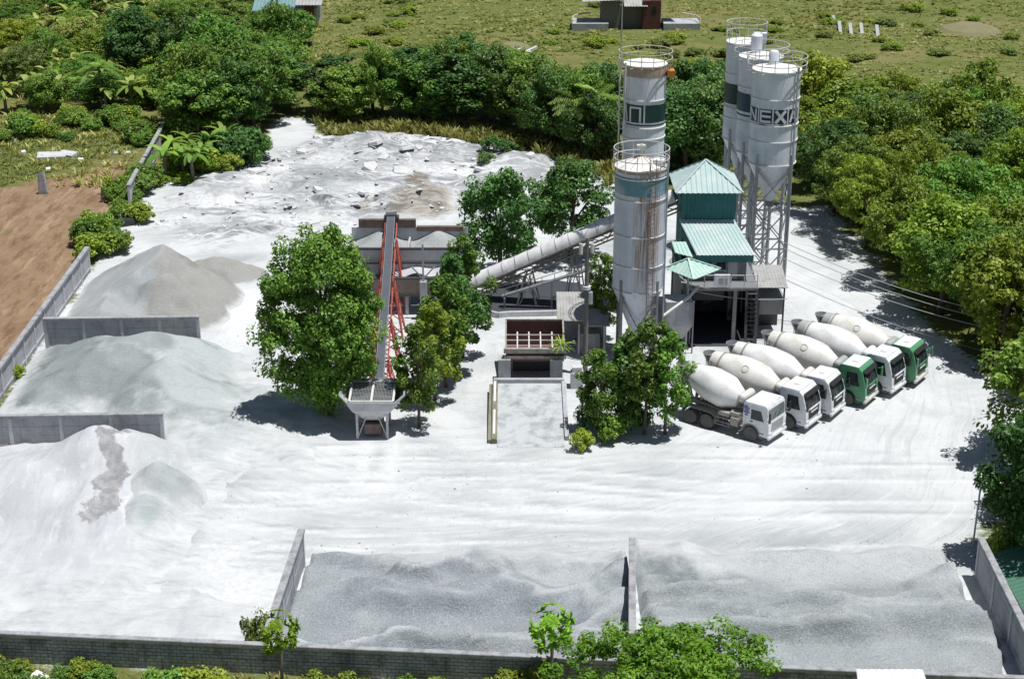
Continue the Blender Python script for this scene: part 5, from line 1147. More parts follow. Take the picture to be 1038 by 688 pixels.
def crown_pts(seed, rx, rz, zc, nclump, per, clump, flat=.75, low=-.55):
    g = np.random.default_rng(seed); cs = []
    while len(cs) < nclump:
        d = g.normal(size=3); d /= np.linalg.norm(d)
        if d[2] < low: continue
        rad = g.uniform(.45, 1.0) ** .6; lump = 1 + .27 * math.sin(3 * math.atan2(d[1], d[0]) + seed) + .12 * math.sin(5 * math.atan2(d[1], d[0]) + 2 * seed)
        cs.append((d[0] * rx * rad * lump, d[1] * rx * rad * lump, zc + d[2] * rz * rad))
    P = []; N = []; T = []
    for c in cs:
        k = int(per * g.uniform(.6, 1.4)); d = g.normal(size=(k, 3)); d /= np.linalg.norm(d, axis=1, keepdims=True)
        cr = clump * g.uniform(.65, 1.35); rr = g.uniform(.35, 1, size=(k, 1)) ** .5
        p = np.array(c) + d * rr * cr * np.array([1, 1, flat]); P.append(p)
        N.append(d * .8 + np.array([0, 0, .7]) + g.normal(size=(k, 3)) * .45); T.append(np.clip(g.normal(.45 + g.uniform(-.22, .22), .2, k), 0, 1))
    return np.concatenate(P), np.concatenate(N), np.concatenate(T), cs
def tree_proto(seed, rx, rz, zc, nclump, per, clump, leaf, trunk_r, flat=.75, low=-.55, aspect=.55, limbs=7):
    P, N, T, cs = crown_pts(seed, rx, rz, zc, nclump, per, clump, flat, low)
    g = np.random.default_rng(seed + 1); sz = leaf * g.uniform(.65, 1.35, len(P))
    crown = leafmesh('crown', P, N, sz, aspect, T)
    q = MB(); lean = g.normal(size=2) * .25; zt = zc + rz * .35; pts = [(lean[0] * t ** 2, lean[1] * t ** 2, -.2 + (zt + .2) * t) for t in np.linspace(0, 1, 7)]
    q.path(pts, [trunk_r * (1.25 - .95 * t) for t in np.linspace(0, 1, 7)], 8)
    order = g.permutation(len(cs))[:limbs]
    for i in order:
        c = Vector(cs[i]); t = g.uniform(.45, .8); k = Vector(pts[int(t * 6)]); mid = k.lerp(c, .5) + Vector((0, 0, .12 * rx)); q.path([k, mid, c], [trunk_r * .45, trunk_r * .3, trunk_r * .1], 6)
    me = bpy.data.meshes.new('trunk'); me.from_pydata(q.v, [], q.f); me.polygons.foreach_set('use_smooth', [True] * len(me.polygons)); me.update()
    return crown, me, (rx, zc + rz)
PR = {}
for i in range(3): PR['broad%d' % i] = tree_proto(100 + i, 3.3, 3.5, 4.5, 115, 100, .78, .33, .22, .75, -.8)
for i in range(3): PR['feather%d' % i] = tree_proto(200 + i, 3.8, 2.9, 4.6, 125, 100, .72, .31, .18, .55, -.6, .4)
for i in range(2): PR['slim%d' % i] = tree_proto(300 + i, 1.9, 3.7, 4.6, 74, 80, .52, .30, .13, .85, -.85)
for i in range(2): PR['bush%d' % i] = tree_proto(400 + i, 1.3, 1.0, .9, 36, 60, .45, .27, .05, .8, -.5, .5, 5)
PR['big'] = tree_proto(503, 4.0, 6.2, 6.9, 420, 135, .80, .28, .30, .8, -1)
PR['fore'] = tree_proto(510, 4.3, 3.2, 4.4, 230, 120, .55, .24, .22, .65, -.4, .42, 14)
def tree(kind, x, y, h, r, mat, label, group=None, name='tree', bark='bark', rz=None, cat='tree'):
    crown, trunk, (pr, ph) = PR[kind]
    t = thing(name, label, cat, (x, y, gz(x, y)), group); t.rotation_euler = (0, 0, random.uniform(0, 6.28) if rz is None else rz); s = r / pr; t.scale = (s, s, h / ph)
    for nm, me, m in (('crown', crown, M[mat]), ('trunk', trunk, M[bark])):
        o = bpy.data.objects.new(nm, me); COL.objects.link(o); o.parent = t
        if not me.materials: me.materials.append(m)
        if me.materials[0] != m: o.material_slots[0].link = 'OBJECT'; o.material_slots[0].material = m
    return t
def treepx(kind, bx, by, topy, r, mat, label, **k):
    b = G(bx, by); top = AT(bx, topy, b.y + .15 * r); return tree(kind, b.x, b.y, top.z, r, mat, label, **k)
# trees inside the yard
tree('big', -12.75, 102.6, 13.7, 3.5, 'leaf_mid', 'big round tree left of the long belt conveyor', rz=1.0)
for bx, by, ty, r, m, lab in ((425, 433, 322, 1.4, 'leaf_mid', 'small tree nearest the charging hopper in the row right of the long belt'),
                              (441, 408, 300, 1.5, 'leaf_light', 'yellow-green small tree in the row right of the long belt'),
                              (452, 392, 275, 1.65, 'leaf_mid', 'third tree of the row right of the long belt'),
                              (461, 378, 252, 1.8, 'leaf_dark', 'taller dark tree of the row beside the lower end of the covered conveyor'),
                              (469, 362, 232, 1.8, 'leaf_mid', 'tallest tree at the far end of the row before the aggregate bins')):
    treepx('slim%d' % (bx % 2), bx, by, ty, r, m, lab)
treepx('broad0', 507, 283, 170, 3.1, 'leaf_dark', 'dark rounded tree above the low end of the covered conveyor')
treepx('broad1', 578, 262, 160, 3.3, 'leaf_dark', 'dark rounded tree above the middle of the covered conveyor')
treepx('slim0', 612, 345, 255, 1.3, 'leaf_mid', 'narrow tree squeezed between the shed and the rust-streaked silo')
for bx, by, ty, r, m, kd, lab in ((607, 440, 350, 1.4, 'leaf_mid', 'slim1', 'leafy small tree beside the ramp, leftmost in the clump under the silo'),
                                  (653, 440, 320, 1.5, 'leaf_mid', 'slim0', 'thin-trunked tree in front of the rust-streaked silo'),
                                  (674, 440, 330, 1.5, 'leaf_mid', 'slim1', 'thin-trunked spreading tree beside the rear of the nearest mixer truck'),
                                  (630, 432, 336, 1.6, 'leaf_dark', 'slim1', 'dark small tree in the middle of the clump under the silo')):
    treepx(kd, bx, by, ty, r, m, lab)
for bx, by, r, m, lab in ((590, 455, .75, 'leaf_light', 'low shrub at the right foot of the loading ramp'), (600, 438, 1.0, 'leaf_dark', 'dark shrub under the clump of trees by the ramp'), (620, 446, 1.0, 'leaf_mid', 'shrub in the shade between the ramp and the thin-trunked trees'), (640, 436, 1.1, 'leaf_dark', 'dark shrub low behind the thin trunks in front of the silo')):
    p = G(bx, by); tree('bush%d' % (bx % 2), p.x, p.y, r * 1.8, r, m, lab, name='shrub', cat='shrub')
# forest belts
def scatter(poly, d, seed, n=4000):
    g = random.Random(seed); xs = [p[0] for p in poly]; ys = [p[1] for p in poly]; out = []
    for _ in range(n):
        x, y = g.uniform(min(xs), max(xs)), g.uniform(min(ys), max(ys))
        if float(sdpoly(np.array([x]), np.array([y]), poly)[0]) < 0: continue
        if all((x - a) ** 2 + (y - b) ** 2 > d * d for a, b in out): out.append((x, y))
    return out
def forest(poly, d, seed, hr, rr, mix, label, group, kinds=('broad0', 'broad1', 'broad2', 'feather0', 'feather1', 'feather2')):
    g = random.Random(seed); pts = scatter(poly, d, seed)
    for x, y in pts:
        k = g.choice(kinds); m = g.choice(mix)
        tree(k, x, y, g.uniform(*hr), g.uniform(*rr), m, label[m], group)
    return len(pts)
P2 = lambda *a: [tuple(G(*p)[:2]) for p in a]
LB = lambda place: {'leaf_dark': 'dark green tree in ' + place, 'leaf_mid': 'mid green tree in ' + place, 'leaf_light': 'yellow-green tree in ' + place, 'leaf_olive': 'olive green tree in ' + place}
RF = [(30.5, 143), (33, 128), (35.5, 116), (38, 106), (41, 101), (58, 100), (66, 172), (30, 172), (29, 156)]
n1 = forest(RF, 4.4, 11, (7.5, 11), (3.2, 4.6), ['leaf_dark', 'leaf_mid', 'leaf_mid', 'leaf_light', 'leaf_light', 'leaf_light'], LB('the wood filling the right side beyond the trucks'), 'trees of the wood on the right')
n2 = forest(P2((326, 126), (350, 124), (520, 132), (520, 112), (326, 112)), 3.6, 12, (6.5, 9.5), (2.6, 3.8), ['leaf_dark', 'leaf_dark', 'leaf_mid'], LB('the dark belt behind the white rubble'), 'trees of the belt behind the rubble', ('broad0', 'broad1', 'broad2', 'slim0'))
n3 = forest(P2((528, 152), (628, 168), (628, 140), (530, 130)), 3.6, 13, (7, 9.5), (2.8, 3.8), ['leaf_dark', 'leaf_mid', 'leaf_dark'], LB('the clump left of the tall slim silo'), 'trees of the clump left of the silos', ('broad0', 'broad1', 'broad2'))
n4 = forest(P2((672, 185), (745, 190), (745, 150), (672, 150)), 3.6, 14, (8.5, 10.5), (3.0, 4.0), ['leaf_dark'], LB('the gap between the two groups of silos'), 'trees between the silo groups', ('broad0', 'broad1', 'broad2'))
n5 = forest(P2((178, 150), (255, 142), (285, 104), (300, 85), (200, 85)), 4.2, 15, (7, 10.5), (2.8, 4.2), ['leaf_dark', 'leaf_mid', 'leaf_mid'], LB('the grove left of the rubble near the blue roof'), 'trees of the grove near the blue roof')
n6 = forest(P2((-60, 116), (110, 116), (130, 60), (250, 26), (250, 2), (-80, 2)), 7.0, 16, (3.2, 6.5), (2.0, 3.4), ['leaf_mid', 'leaf_olive', 'leaf_light', 'leaf_mid'], LB('the mixed thicket in the far left corner'), 'trees of the far left thicket')
print('forest', n1, n2, n3, n4, n5, n6)
p = G(138, 78); tree('broad1', p.x, p.y, 9.0, 4.3, 'leaf_dark', 'very dark round tree standing out in the far left thicket', rz=2)
for bx, by, ty, r, lab in ((1050, 575, 415, 3.0, 'dark spreading tree beside the right wall above the green roof'), (1072, 520, 400, 3.2, 'dark tree at the right edge halfway up the yard'), (1046, 468, 330, 3.4, 'bright tree at the right edge beside the power lines')):
    treepx('broad2' if bx != 1050 else 'broad0', bx, by, ty, r, 'leaf_dark' if bx != 1046 else 'leaf_mid', lab)
p = G(1003, 572); tree('bush0', p.x + .7, p.y, 2.2, .9, 'leaf_light', 'light green shrub at the far end of the right wall', name='shrub', cat='shrub')
for bx, by, lab in ((270, 46, 'tree in front of the pale teal roof, left one of two'), (304, 47, 'tree in front of the pale teal roof, right one of two')):
    p = G(bx, by); tree('broad0', p.x, p.y, 5.0, 2.6, 'leaf_mid', lab)
# foreground
tree('fore', 6.9, 63.2, 6.9, 4.3, 'leaf_fresh', 'bright green spreading tree in the foreground at the bottom edge', rz=.4)

# ------------------------------------------------------------------ palms, bananas, papayas, shrubs, grasses
def blade_strip(V, T, base, dirv, length, width, droop, seg=5, tint=.5, fold=.0):
    p = Vector(base); d = Vector(dirv).normalized(); side = d.cross(Vector((0, 0, 1)))
    side = side.normalized() if side.length > .01 else Vector((1, 0, 0)); prev = None
    for i in range(seg + 1):
        t = i / seg; w = width * (math.sin(math.pi * min(1, .12 + .88 * t)) ** .7 + .05); a, b = p - side * w / 2, p + side * w / 2
        if prev: V += [prev[0], prev[1], b, a]; T.append(tint)
        prev = (a, b); d = (d + Vector((0, 0, -droop / seg))).normalized(); p = p + d * (length / seg)
def fronds(name, n, L, w, z, droop, pinn, seed):
    g = random.Random(seed); V = []; T = []
    for k in range(n):
        a = 2 * math.pi * k / n + g.uniform(-.3, .3); el = g.uniform(.15, 1.1); d = Vector((math.cos(a) * math.cos(el), math.sin(a) * math.cos(el), math.sin(el))); l = L * g.uniform(.75, 1.1)
        if not pinn: blade_strip(V, T, (0, 0, z), d, l, w * g.uniform(.8, 1.2), droop * g.uniform(.7, 1.3), 6, g.uniform(.2, .95))
        else:
            p = Vector((0, 0, z)); dd = d.copy(); tn = g.uniform(.2, .9)
            for i in range(16):
                dd = (dd + Vector((0, 0, -droop / 16))).normalized(); p = p + dd * (l / 16); sd = dd.cross(Vector((0, 0, 1))); sd = sd.normalized() if sd.length > .01 else Vector((1, 0, 0))
                ll = w * math.sin(math.pi * (.12 + .86 * i / 16)) ** .8
                for s in (-1, 1): blade_strip(V, T, p, sd * s + dd * .6 + Vector((0, 0, -.25)), ll, .09 * L / 3, .5, 2, tn)
    return quadmesh(name, np.array([tuple(v) for v in V]), np.array(T))
def stem(h, r, seed, ring=False):
    q = MB(); g = random.Random(seed); l = g.uniform(-.2, .2); q.path([(l * t * t * h * .3, 0, -.2 + (h + .2) * t) for t in np.linspace(0, 1, 6)], [r * (1.2 - .45 * t) for t in np.linspace(0, 1, 6)], 8)
    me = bpy.data.meshes.new('stem'); me.from_pydata(q.v, [], q.f); me.polygons.foreach_set('use_smooth', [True] * len(me.polygons)); me.update(); return me
PLM = {'banana': [(fronds('leaves', 11, 1.5, .38, 1.7, 1.3, False, s), stem(1.75, .11, s)) for s in (1, 2, 3)],
       'palm': [(fronds('fronds', 16, 3.4, .75, 5.2, 1.3, True, s), stem(5.2, .16, s)) for s in (4, 5)],
       'papaya': [(None, stem(3.3, .09, 6))]}
V = []; T = []; g = random.Random(9)
for k in range(46):
    a = g.uniform(0, 6.28); el = g.uniform(-.5, 1.2); d = Vector((math.cos(a) * math.cos(el), math.sin(a) * math.cos(el), math.sin(el))); l = g.uniform(.5, 1.05); p = Vector((0, 0, 3.25)) + d * l; tn = g.uniform(.3, 1)
    for j in range(9):
        b = 2 * math.pi * j / 9; e1 = d.cross(Vector((.3, .2, 1))).normalized(); e2 = d.cross(e1); blade_strip(V, T, p, e1 * math.cos(b) + e2 * math.sin(b) * .8 + d * .4, .36, .15, .5, 2, tn)
PLM['papaya'] = [(quadmesh('leaves', np.array([tuple(v) for v in V]), np.array(T)), stem(3.25, .09, 6))]
def plant(kind, x, y, s, mat, label, name, group=None, rz=None, sz=1):
    lv, stm = PLM[kind][random.randrange(len(PLM[kind]))]
    t = thing(name, label, 'plant' if kind != 'palm' else 'palm tree', (x, y, gz(x, y)), group); t.scale = (s, s, s * sz); t.rotation_euler = (0, 0, random.uniform(0, 6.28) if rz is None else rz)
    for nm, me, m in (('leaves' if kind != 'palm' else 'fronds', lv, M[mat]), ('stem' if kind != 'palm' else 'trunk', stm, M['bark_pale'])):
        o = bpy.data.objects.new(nm, me); COL.objects.link(o); o.parent = t
        if not me.materials: me.materials.append(m)
        if me.materials[0] != m: o.material_slots[0].link = 'OBJECT'; o.material_slots[0].material = m
    return t
plant('papaya', -11.3, 68.2, .95, 'leaf_fresh', 'small thin-trunked papaya tree before the dark wall by the slanting divider', 'papaya_tree', sz=1.22)
plant('papaya', 1.9, 68.3, 1.1, 'leaf_fresh', 'fuller papaya tree by the dark wall, left of the foreground tree', 'papaya_tree', sz=1.1)
g = random.Random(21)
for k, (px, py) in enumerate([(186, 178), (196, 186), (176, 170), (206, 178), (190, 162), (214, 168), (168, 182), (228, 160)]):
    p = G(px, py); plant('banana', p.x, p.y, g.uniform(1.3, 1.75), 'leaf_mid', 'banana plant in the row right of the far short wall', 'banana_plant', 'banana plants beside the far wall')
for k in range(70):
    px, py = g.uniform(0, 150), g.uniform(8, 114); p = G(px, py); plant('banana', p.x, p.y, g.uniform(1.2, 1.9), 'leaf_banana', 'pale-leaved banana plant growing in the far left thicket', 'banana_plant', 'banana plants in the far left thicket')
for k in range(9):
    p = G(g.uniform(5, 125), g.uniform(52, 112)); plant('palm', p.x, p.y, g.uniform(.55, .85), 'leaf_mid' if k % 2 else 'leaf_banana', 'young spiky coconut palm among the bananas of the far left thicket', 'coconut_palm', 'young palms in the far left thicket', sz=.6)
for px, py, s, lab in ((104, 112, 1.0, 'low coconut palm at the near edge of the far left thicket'), (602, 160, 1.25, 'coconut palm rising in the clump left of the tall slim silo'), (590, 158, 1.1, 'second coconut palm in the clump left of the tall slim silo, with paler fronds')):
    p = G(px, py); plant('palm', p.x, p.y, s, 'leaf_mid' if px != 590 else 'leaf_olive', lab, 'coconut_palm')
lv = fronds('leaves', 40, 1.15, .09, .3, .9, False, 31); lv.materials.append(M['leaf_light'])
t = thing('potted_palm', 'spiky yellow-green plant standing on the right pier of the rusty bin', 'plant', (3.55, 108.35, 2.52)); o = bpy.data.objects.new('leaves', lv); COL.objects.link(o); o.parent = t
q = MB(); q.lathe([(.2, 0), (.3, .42), (.26, .42), (.24, .34), (.001, .34)], 16, (3.55, 108.35, 2.52)); q.build('pot', M['conc'], t, 40)
# hedges and shrubs along walls
def shrubs(pxs, mat, lab, group, rr=(.9, 1.7), kz=1.5):
    for px, py in pxs:
        p = G(px, py); r = g.uniform(*rr); m = g.choice(mat); tree('bush%d' % g.randrange(2), p.x, p.y, r * g.uniform(kz * .8, kz * 1.2), r, m, lab, group, name='shrub', cat='shrub')
shrubs([(g.uniform(88, 118), g.uniform(236, 262)) for _ in range(9)] + [(g.uniform(112, 148), g.uniform(190, 226)) for _ in range(12)], ['leaf_mid', 'leaf_mid', 'leaf_light'], 'green shrub growing along the line of the broken left boundary wall', 'shrubs along the left wall')
shrubs([(242, 165), (236, 172), (250, 170), (246, 158), (226, 168), (258, 162)], ['leaf_dark'], 'dark shrub at the near edge of the grove left of the rubble', 'dark shrubs left of the rubble', (1.6, 2.2))
shrubs([(g.uniform(0, 150), g.uniform(118, 150)) for _ in range(26)], ['leaf_mid', 'leaf_light', 'leaf_mid'], 'shrub in the green strip between the brown earth lot and the far left thicket', 'shrubs beyond the earth lot', (.8, 1.8), 1.2)
shrubs([(g.uniform(150, 195), g.uniform(180, 192)) for _ in range(6)], ['leaf_light'], 'low light green shrub at the corner beside the white rubble', 'low shrubs beside the rubble', (.6, 1.1), .7)
shrubs([(-8, 690), (8, 694), (20, 686), (66, 692), (84, 688), (100, 694), (170, 704), (190, 706), (205, 702), (300, 712), (320, 708), (330, 712), (355, 712), (405, 706), (440, 714), (30, 708), (512, 708), (545, 708)], ['leaf_light', 'leaf_mid', 'leaf_light'], 'bright green weed bush at the foot of the dark bottom wall', 'weeds at the foot of the bottom wall', (.6, 1.1), 1.3)
p = G(262, 672); tree('bush1', p.x, 72.6, 2.2, .8, 'leaf_olive', 'olive weed bush on the wall line beside the thin papaya tree', name='shrub', cat='shrub')
p = G(10, 378); tree('bush0', p.x + .9, p.y - 1, 1.0, .5, 'leaf_light', 'tiny green weed at the inner foot of the left boundary wall', name='shrub', cat='shrub')
shrubs([(680, 180), (500, 162), (492, 172), (515, 165)], ['leaf_dark'], 'small dark shrub between the rubble and the dark tree above the conveyor', 'dark shrubs by the rubble', (.9, 1.3))
shrubs([(g.uniform(125, 265), g.uniform(4, 112)) for _ in range(70)], ['leaf_olive', 'leaf_light', 'leaf_mid', 'leaf_olive'], 'rough bush on the scrubby slope between the far left thicket and the grove', 'bushes on the scrubby slope', (1.2, 2.4), 1.2)
shrubs([(g.uniform(350, 1030), g.uniform(2, 70)) for _ in range(60)], ['leaf_light', 'leaf_olive', 'leaf_light'], 'low bush scattered in the open field behind the plant', 'bushes in the open field', (.8, 1.6), .8)
shrubs([(g.uniform(165, 245), g.uniform(132, 182)) for _ in range(12)], ['leaf_mid', 'leaf_light'], 'mid green shrub among the banana plants right of the far wall', 'shrubs among the banana plants', (1.0, 1.7), 1.5)
# dry grass fringe and field scrub, which nobody could count
def tufts(poly, n, h, w, seed, nbl=7, spread=.5):
    g = np.random.default_rng(seed); xs = [p[0] for p in poly]; ys = [p[1] for p in poly]; x = g.uniform(min(xs), max(xs), n); y = g.uniform(min(ys), max(ys), n)
    k = sdpoly(x, y, poly) > 0; k &= fbm(x, y, .06, 3, seed) + g.uniform(-.5, .5, n) > -.25; x, y = x[k], y[k]; n = len(x)
    ii = np.clip(np.searchsorted(gx, x), 0, len(gx) - 1); jj = np.clip(np.searchsorted(gy, y), 0, len(gy) - 1); z = Zg[jj, ii]
    hs = g.uniform(*h, n) * (1 + .5 * fbm(x, y, .1, 2, seed + 3)); tn = np.clip(.5 + .5 * fbm(x, y, .05, 3, seed + 4) + g.normal(0, .2, n), 0, 1)
    V = []; T = []
    for b in range(nbl):
        a = g.uniform(0, 6.28, n); r = g.uniform(.05, spread, n) * hs; d = np.stack([np.cos(a), np.sin(a), np.zeros(n)], -1); s = np.stack([-np.sin(a), np.cos(a), np.zeros(n)], -1) * (g.uniform(*w, n) * hs)[:, None]
        base = np.stack([x, y, z - .1], -1) + d * (r * .3)[:, None]; tip = base + d * (r * 1.3)[:, None] + np.array([0, 0, 1.0]) * (hs * g.uniform(.6, 1, n))[:, None]; md = (base + tip) / 2 + np.array([0, 0, 1]) * (hs * .2)[:, None]
        V.append(np.stack([base, md - s, tip, md + s], 1)); T.append(np.clip(tn + g.normal(0, .12, n), 0, 1))
    return quadmesh('tufts', np.concatenate(V).reshape(-1, 3), np.concatenate(T))
FLD = [(-14, 196), (30, 176), (70, 176), (130, 330), (-30, 330), (-42, 240)]
tag(link('field_scrub', tufts(FLD, 30000, (.15, .5), (.3, .6), 61, 7, 1.5), M['field_grass']), 'rough olive grass and scrub covering the field behind the plant', 'scrub', kind='stuff')
FLL = [(-75, 165), (-41, 158), (-40, 190), (-20, 230), (-60, 300), (-140, 300), (-110, 190)]
tag(link('thicket_scrub', tufts(FLL, 18000, (.4, 1.0), (.07, .15), 62, 10, .9), M['grass']), 'tangled undergrowth between the trees of the far left thicket', 'scrub', kind='stuff')
FR = P2((320, 128), (345, 146), (400, 140), (470, 146), (555, 162), (630, 195), (630, 160), (530, 135), (400, 122), (330, 112))
tag(link('dry_grass', tufts(FR, 3600, (.7, 1.5), (.06, .14), 63, 12, .6), M['grass']), 'dry straw-coloured grass fringing the far edge of the rubble', 'grass', kind='stuff')
FB = [(-30, 60), (-30, 71.4), (3, 69.6), (30, 67.6), (30, 60)]
tag(link('verge_weeds', tufts(FB, 5000, (.12, .4), (.07, .14), 64, 8, 1.0), M['grass']), 'weedy verge outside the dark bottom wall', 'weeds', kind='stuff')
FD = P2((-40, 150), (0, 190), (60, 172), (140, 150), (160, 122), (-60, 122))
tag(link('lot_grass', tufts(FD, 9000, (.15, .45), (.07, .14), 65, 10, 1.0), M['grass']), 'low green grass creeping over the back of the brown earth lot', 'grass', kind='stuff')
V = fronds('x', 3, 1, .1, 0, .5, False, 1); bpy.data.meshes.remove(V)

# ------------------------------------------------------------------ far buildings and bits
fh = thing('brick_house', 'ruined dark brick house with broken grey roof far out in the field', 'house', (18.5, 248, 0))
hx, hy = 18.5, 243
q = MB(); q.box((hx - 5.2, hy, -.2), (hx - 2.4, hy + 4, 4.6)); q.box((hx - 2.4, hy + .8, -.2), (hx + .9, hy + 4, 3.4)); q.build('wall', M['wood'], fh)
q = MB(); q.box((hx + .9, hy - .6, -.2), (hx + 3.6, hy + 3.4, 4.3)); q.build('brick_wing', M['brick'], fh)
q = MB(); q.box((hx + 2.3, hy - .63, 2.4), (hx + 2.9, hy - .58, 3.4)); q.build('window', M['glass'], fh)
q = MB(); rib_slope(q, (hx - 8.2, hy - 1, 4.2), (hx - 2.0, hy - 1, 4.5), (hx - 7.6, hy + 4, 5.6), (hx - 2.4, hy + 4, 5.8), 12); rib_slope(q, (hx - 1.9, hy - .8, 3.5), (hx + 1.6, hy - .8, 3.5), (hx - 1.9, hy + 4, 5.8), (hx + 1.4, hy + 4, 5.8), 8); rib_slope(q, (hx + 2.2, hy - .2, 4.7), (hx + 6.6, hy - .2, 4.5), (hx + 2.4, hy + 4, 5.9), (hx + 6.3, hy + 4, 5.7), 8); q.build('roof', M['tin'], fh)
for s in (-1, 1):
    q = MB(); xx = hx + (-9.6 if s < 0 else 4.0); q.box((xx, hy - 1.5, -.2), (xx + 5.4, hy + 3, 1.1)); q.build('terrace', M['conc'], fh)
    q = MB(); w = MB()
    for z in (1.9,): w.path([(xx + (0 if s < 0 else 5.4), hy - 1.4, 1.1), (xx + (0 if s < 0 else 5.4), hy - 1.2, z), (xx + (.4 if s < 0 else 5.0), hy + 1, z), (xx + (2.4 if s < 0 else 3.0), hy + 2.9, z), (xx + 3, hy + 2.9, z)], .1, 6)
    w.build('terrace_rail', M['rail'], fh)
p = G(288, 28); th = thing('farm_house', 'house with a pale teal roof half hidden in the trees at the top left', 'house', (p.x, p.y, 0))
q = MB(); q.box((p.x - 4, p.y, -.2), (p.x + 5, p.y + 6, 2.8)); q.build('wall', M['conc'], th)
q = MB(); rib_slope(q, (p.x - 4.6, p.y - .8, 2.6), (p.x + 1.6, p.y - .8, 2.6), (p.x - 4.6, p.y + 4, 4.2), (p.x + 1.6, p.y + 4, 4.2), 12); q.build('roof', M['tealhouse'], th)
q = MB(); rib_slope(q, (p.x + 1.8, p.y - .6, 3.4), (p.x + 5.8, p.y - .6, 3.4), (p.x + 1.8, p.y + 4, 4.4), (p.x + 5.8, p.y + 4, 4.4), 8); q.build('porch_roof', M['tin'], th)
q = MB(); q.box((p.x + 3.2, p.y - .5, -.2), (p.x + 4.6, p.y - .02, 3.2)); q.build('porch', M['brick'], th)
p = G(180, 118); bh = thing('blue_roofed_hut', 'tiny hut with a blue roof at the end of the far short wall', 'hut', (p.x, p.y, 0))
q = MB(); q.box((p.x - 1.2, p.y, -.2), (p.x + 1.0, p.y + 1.6, 1.7)); q.build('wall', M['brick'], bh)
q = MB(); rib_slope(q, (p.x - 1.7, p.y - .4, 1.75), (p.x + 1.1, p.y - .4, 1.9), (p.x - 1.3, p.y + 1.8, 2.2), (p.x + 1.3, p.y + 1.8, 2.35), 7); q.build('roof', M['blue_roof'], bh)
gr_ = thing('green_roofed_shed', 'shed with a dull green roof outside the right boundary wall', 'shed', (29.6, 78, 0))
q = MB(); rib_slope(q, (26.9, 74.5, 1.35), (26.9, 80.6, 1.35), (29.2, 74.5, 2.1), (29.2, 80.6, 2.1), 16, .03); rib_slope(q, (33, 74.5, 1.2), (33, 80.6, 1.2), (29.2, 74.5, 2.12), (29.2, 80.6, 2.12), 16, .03); q.build('roof', M['green_roof'], gr_)
q = MB(); q.box((27.1, 74.7, -.1), (32.6, 80.4, 1.2)); q.build('wall', M['conc'], gr_)
q = MB(); rib_slope(q, (28.6, 79.6, 2.06), (30.4, 79.6, 1.98), (28.6, 80.7, 2.22), (30.4, 80.7, 2.1), 4, .02); q.build('translucent_sheet', M['white'], gr_)
q = MB(); rib_slope(q, (15.9, 62.0, 3.0), (19.4, 62.0, 3.0), (16.1, 65.2, 3.75), (19.2, 65.2, 3.75), 10, .03); wr = thing('white_roofed_hut', 'white sheet roof of a hut just below the bottom edge of the grey gravel', 'hut', (17.6, 63.5, 0)); q.build('roof', M['white'], wr)
q = MB(); q.box((16.2, 62.3, -.1), (19.1, 65.0, 2.95)); q.build('wall', M['conc'], wr)
def singles(name, mat, label, cat, group, items, fn):
    for it in items: q = MB(); fn(q, *it); solo(q.build(name, mat), label if isinstance(label, str) else label(it), cat, group)
p = G(44, 196); q = MB(); q.add([(p.x - .45, p.y - .3, -.1), (p.x + .4, p.y - .3, -.1), (p.x + .45, p.y + .4, -.1), (p.x - .4, p.y + .4, -.1), (p.x - .35, p.y - .2, 2.1), (p.x + .2, p.y - .2, 2.3), (p.x + .25, p.y + .3, 2.2), (p.x - .3, p.y + .3, 1.9)], [(0, 1, 5, 4), (1, 2, 6, 5), (2, 3, 7, 6), (3, 0, 4, 7), (4, 5, 6, 7)])
solo(q.build('concrete_stump', M['conc_dark'], None, bevel=.05), 'lone weathered concrete stump standing on the brown earth lot', 'post')
def slab(q, px, py, w, d, h, a):
    p = G(px, py); m = Matrix.Rotation(a, 3, 'Z'); z = gz(p.x, p.y)
    q.add([p + m @ Vector(v) + Vector((0, 0, z)) for v in ((-w, -d, -.05), (w, -d * .8, -.05), (w * .9, d, -.05), (-w, d, -.05), (-w * .9, -d, h), (w, -d * .8, h * .7), (w * .85, d, h), (-w * .9, d * .9, h * 1.2))], [(0, 1, 5, 4), (1, 2, 6, 5), (2, 3, 7, 6), (3, 0, 4, 7), (4, 5, 6, 7)])
singles('concrete_slab', M['conc_light'], lambda it: it[-1], 'slab', None, [(52, 160, 1.6, 1.1, .35, .2, 'large pale slab lying on the back of the brown earth lot'), (68, 158, 1.1, .8, .3, -.4, 'smaller pale slab beside the large one on the earth lot'), (122, 155, 1.2, .4, .12, .15, 'long white strip at the edge of the earth lot by the far wall')], lambda q, px, py, w, d, h, a, l: slab(q, px, py, w, d, h, a))
singles('plastic_bag', M['plastic'], 'scrap of white litter lying in the left lot', 'litter', 'white litter on the earth lot', [(15, 143), (55, 154), (82, 163), (24, 156), (49, 173)], lambda q, px, py: slab(q, px, py, .3, .25, .25, px))
singles('white_sack', M['plastic'], 'white sack lying in the weeds below the dark bottom wall', 'sack', 'white sacks below the bottom wall', [(40, 692), (168, 700), (182, 702), (193, 699), (52, 696)], lambda q, px, py: slab(q, px, py, .5, .35, .4, px * .3))
singles('fallen_log', M['tin'], 'bleached slab leaning in the field beyond the right silos', 'debris', 'pale debris in the field', [(852, 34), (863, 36), (874, 36), (890, 38), (846, 28)], lambda q, px, py: q.obox(G(px, py) + Vector((0, 0, 0)), G(px - 2, py - 5) + Vector((0, 0, 1.0)), .5, .3))
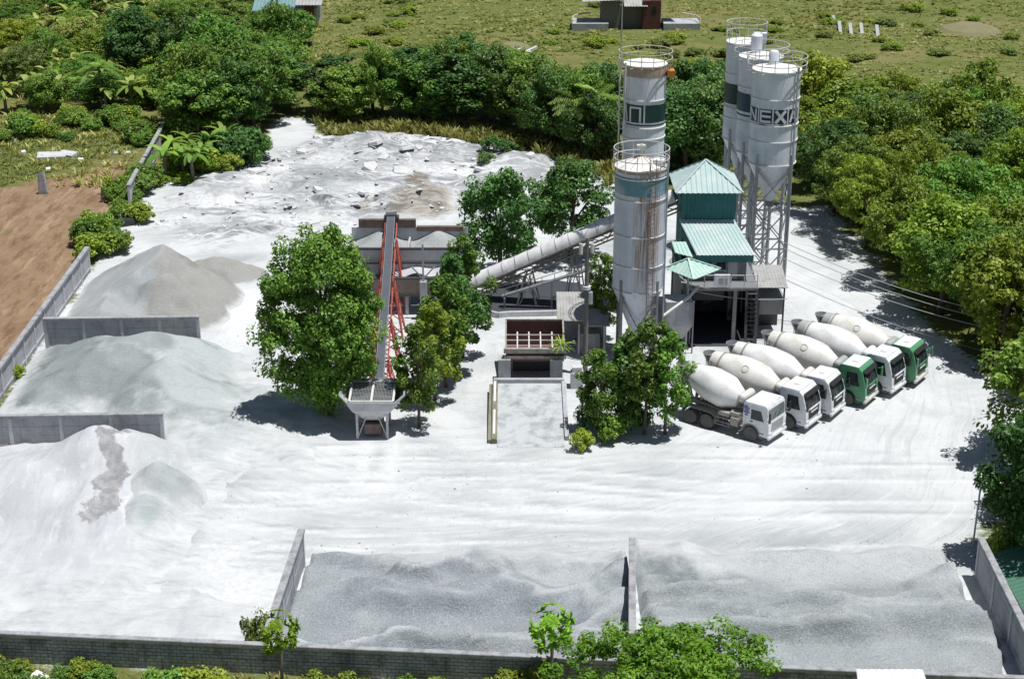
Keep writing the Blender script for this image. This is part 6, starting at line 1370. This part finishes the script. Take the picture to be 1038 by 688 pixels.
singles('fallen_log', M['rubble'], 'pale log in the heap at the edge of the field above the dark tree belt', 'log', 'pale logs above the tree belt', [(508, 64), (516, 58), (524, 62), (530, 57)], lambda q, px, py: q.obox(G(px, py) + Vector((0, 0, .3)), G(px + 14, py - 3) + Vector((0, 0, .8)), .4, .4))
singles('earth_mound', M['earth'], lambda it: it[-1], 'mound', None, [(983, 32, 5, 2.5, 1.3, 0, 'low bare earth mound in the field at the top right'), (520, 50, 3, 2, 1.0, 0, 'dry earth mound beside the pale logs in the field')], lambda q, px, py, w, d, h, a, l: q.lathe([(w, -.2), (w * .8, h * .4), (w * .4, h * .85), (.01, h)], 18, G(px, py)))
p = G(128, 228); q = MB(); slab(q, 128, 228, .9, .5, .7, .4); solo(q.build('dark_boulder', M['black_rock'], None, bevel=.1), 'dark boulder among the shrubs behind the tall grey-brown sand heap', 'rock')
p = G(988, 562); q = MB(); q.cyl((p.x + .15, p.y + 1, -.1), (p.x + .2, p.y + 1, 3.9), .06, n=8); solo(q.build('thin_pole', M['conc_light'], None, 40), 'thin pale pole at the far end of the right boundary wall', 'pole')
# power lines in front of the wood
for k, (z0, y1, dy, lab) in enumerate(((6.6, 330, 0, 'topmost power line strung in front of the right wood'), (6.0, 338, .5, 'second power line from the top in front of the right wood'), (5.4, 346, -.4, 'third power line from the top in front of the right wood'), (3.6, 372, .3, 'lowest power line sagging in front of the right wood'))):
    a = Vector((21.0, 121.0 + dy, z0)); b = AT(1062, y1 - 2, 112 + dy); q = MB(); pts = []
    for i in range(17): t = i / 16; c = a.lerp(b, t); c.z -= 4 * .8 * t * (1 - t); pts.append(c)
    q.path(pts, .028, 5); solo(q.build('power_line', M['galv'], None, 60), lab, 'power line', 'power lines on the right')
b = AT(1062, 328, 112); q = MB(); q.cyl((b.x, 112, -.2), (b.x, 112, b.z + .6), .16, .11, 10); pl = thing('utility_pole', 'utility pole at the right edge carrying the power lines', 'pole', (b.x, 112, 0)); q.build('pole', M['wood'], pl, 40)
MB().obox((b.x, 111.2, b.z), (b.x, 112.8, b.z), .12, .12).build('crossarm', M['wood'], pl)
q = MB(); a, c = Vector((13.6, 115.7, 4.4)), Vector((21, 116.6, 3.4)); q.path([a.lerp(c, t) - Vector((0, 0, 1.2 * t * (1 - t))) for t in np.linspace(0, 1, 12)], .035, 5); solo(q.build('slack_cable', M['galv'], None, 60), 'slack pale cable hanging across the dark opening under the tower', 'cable')
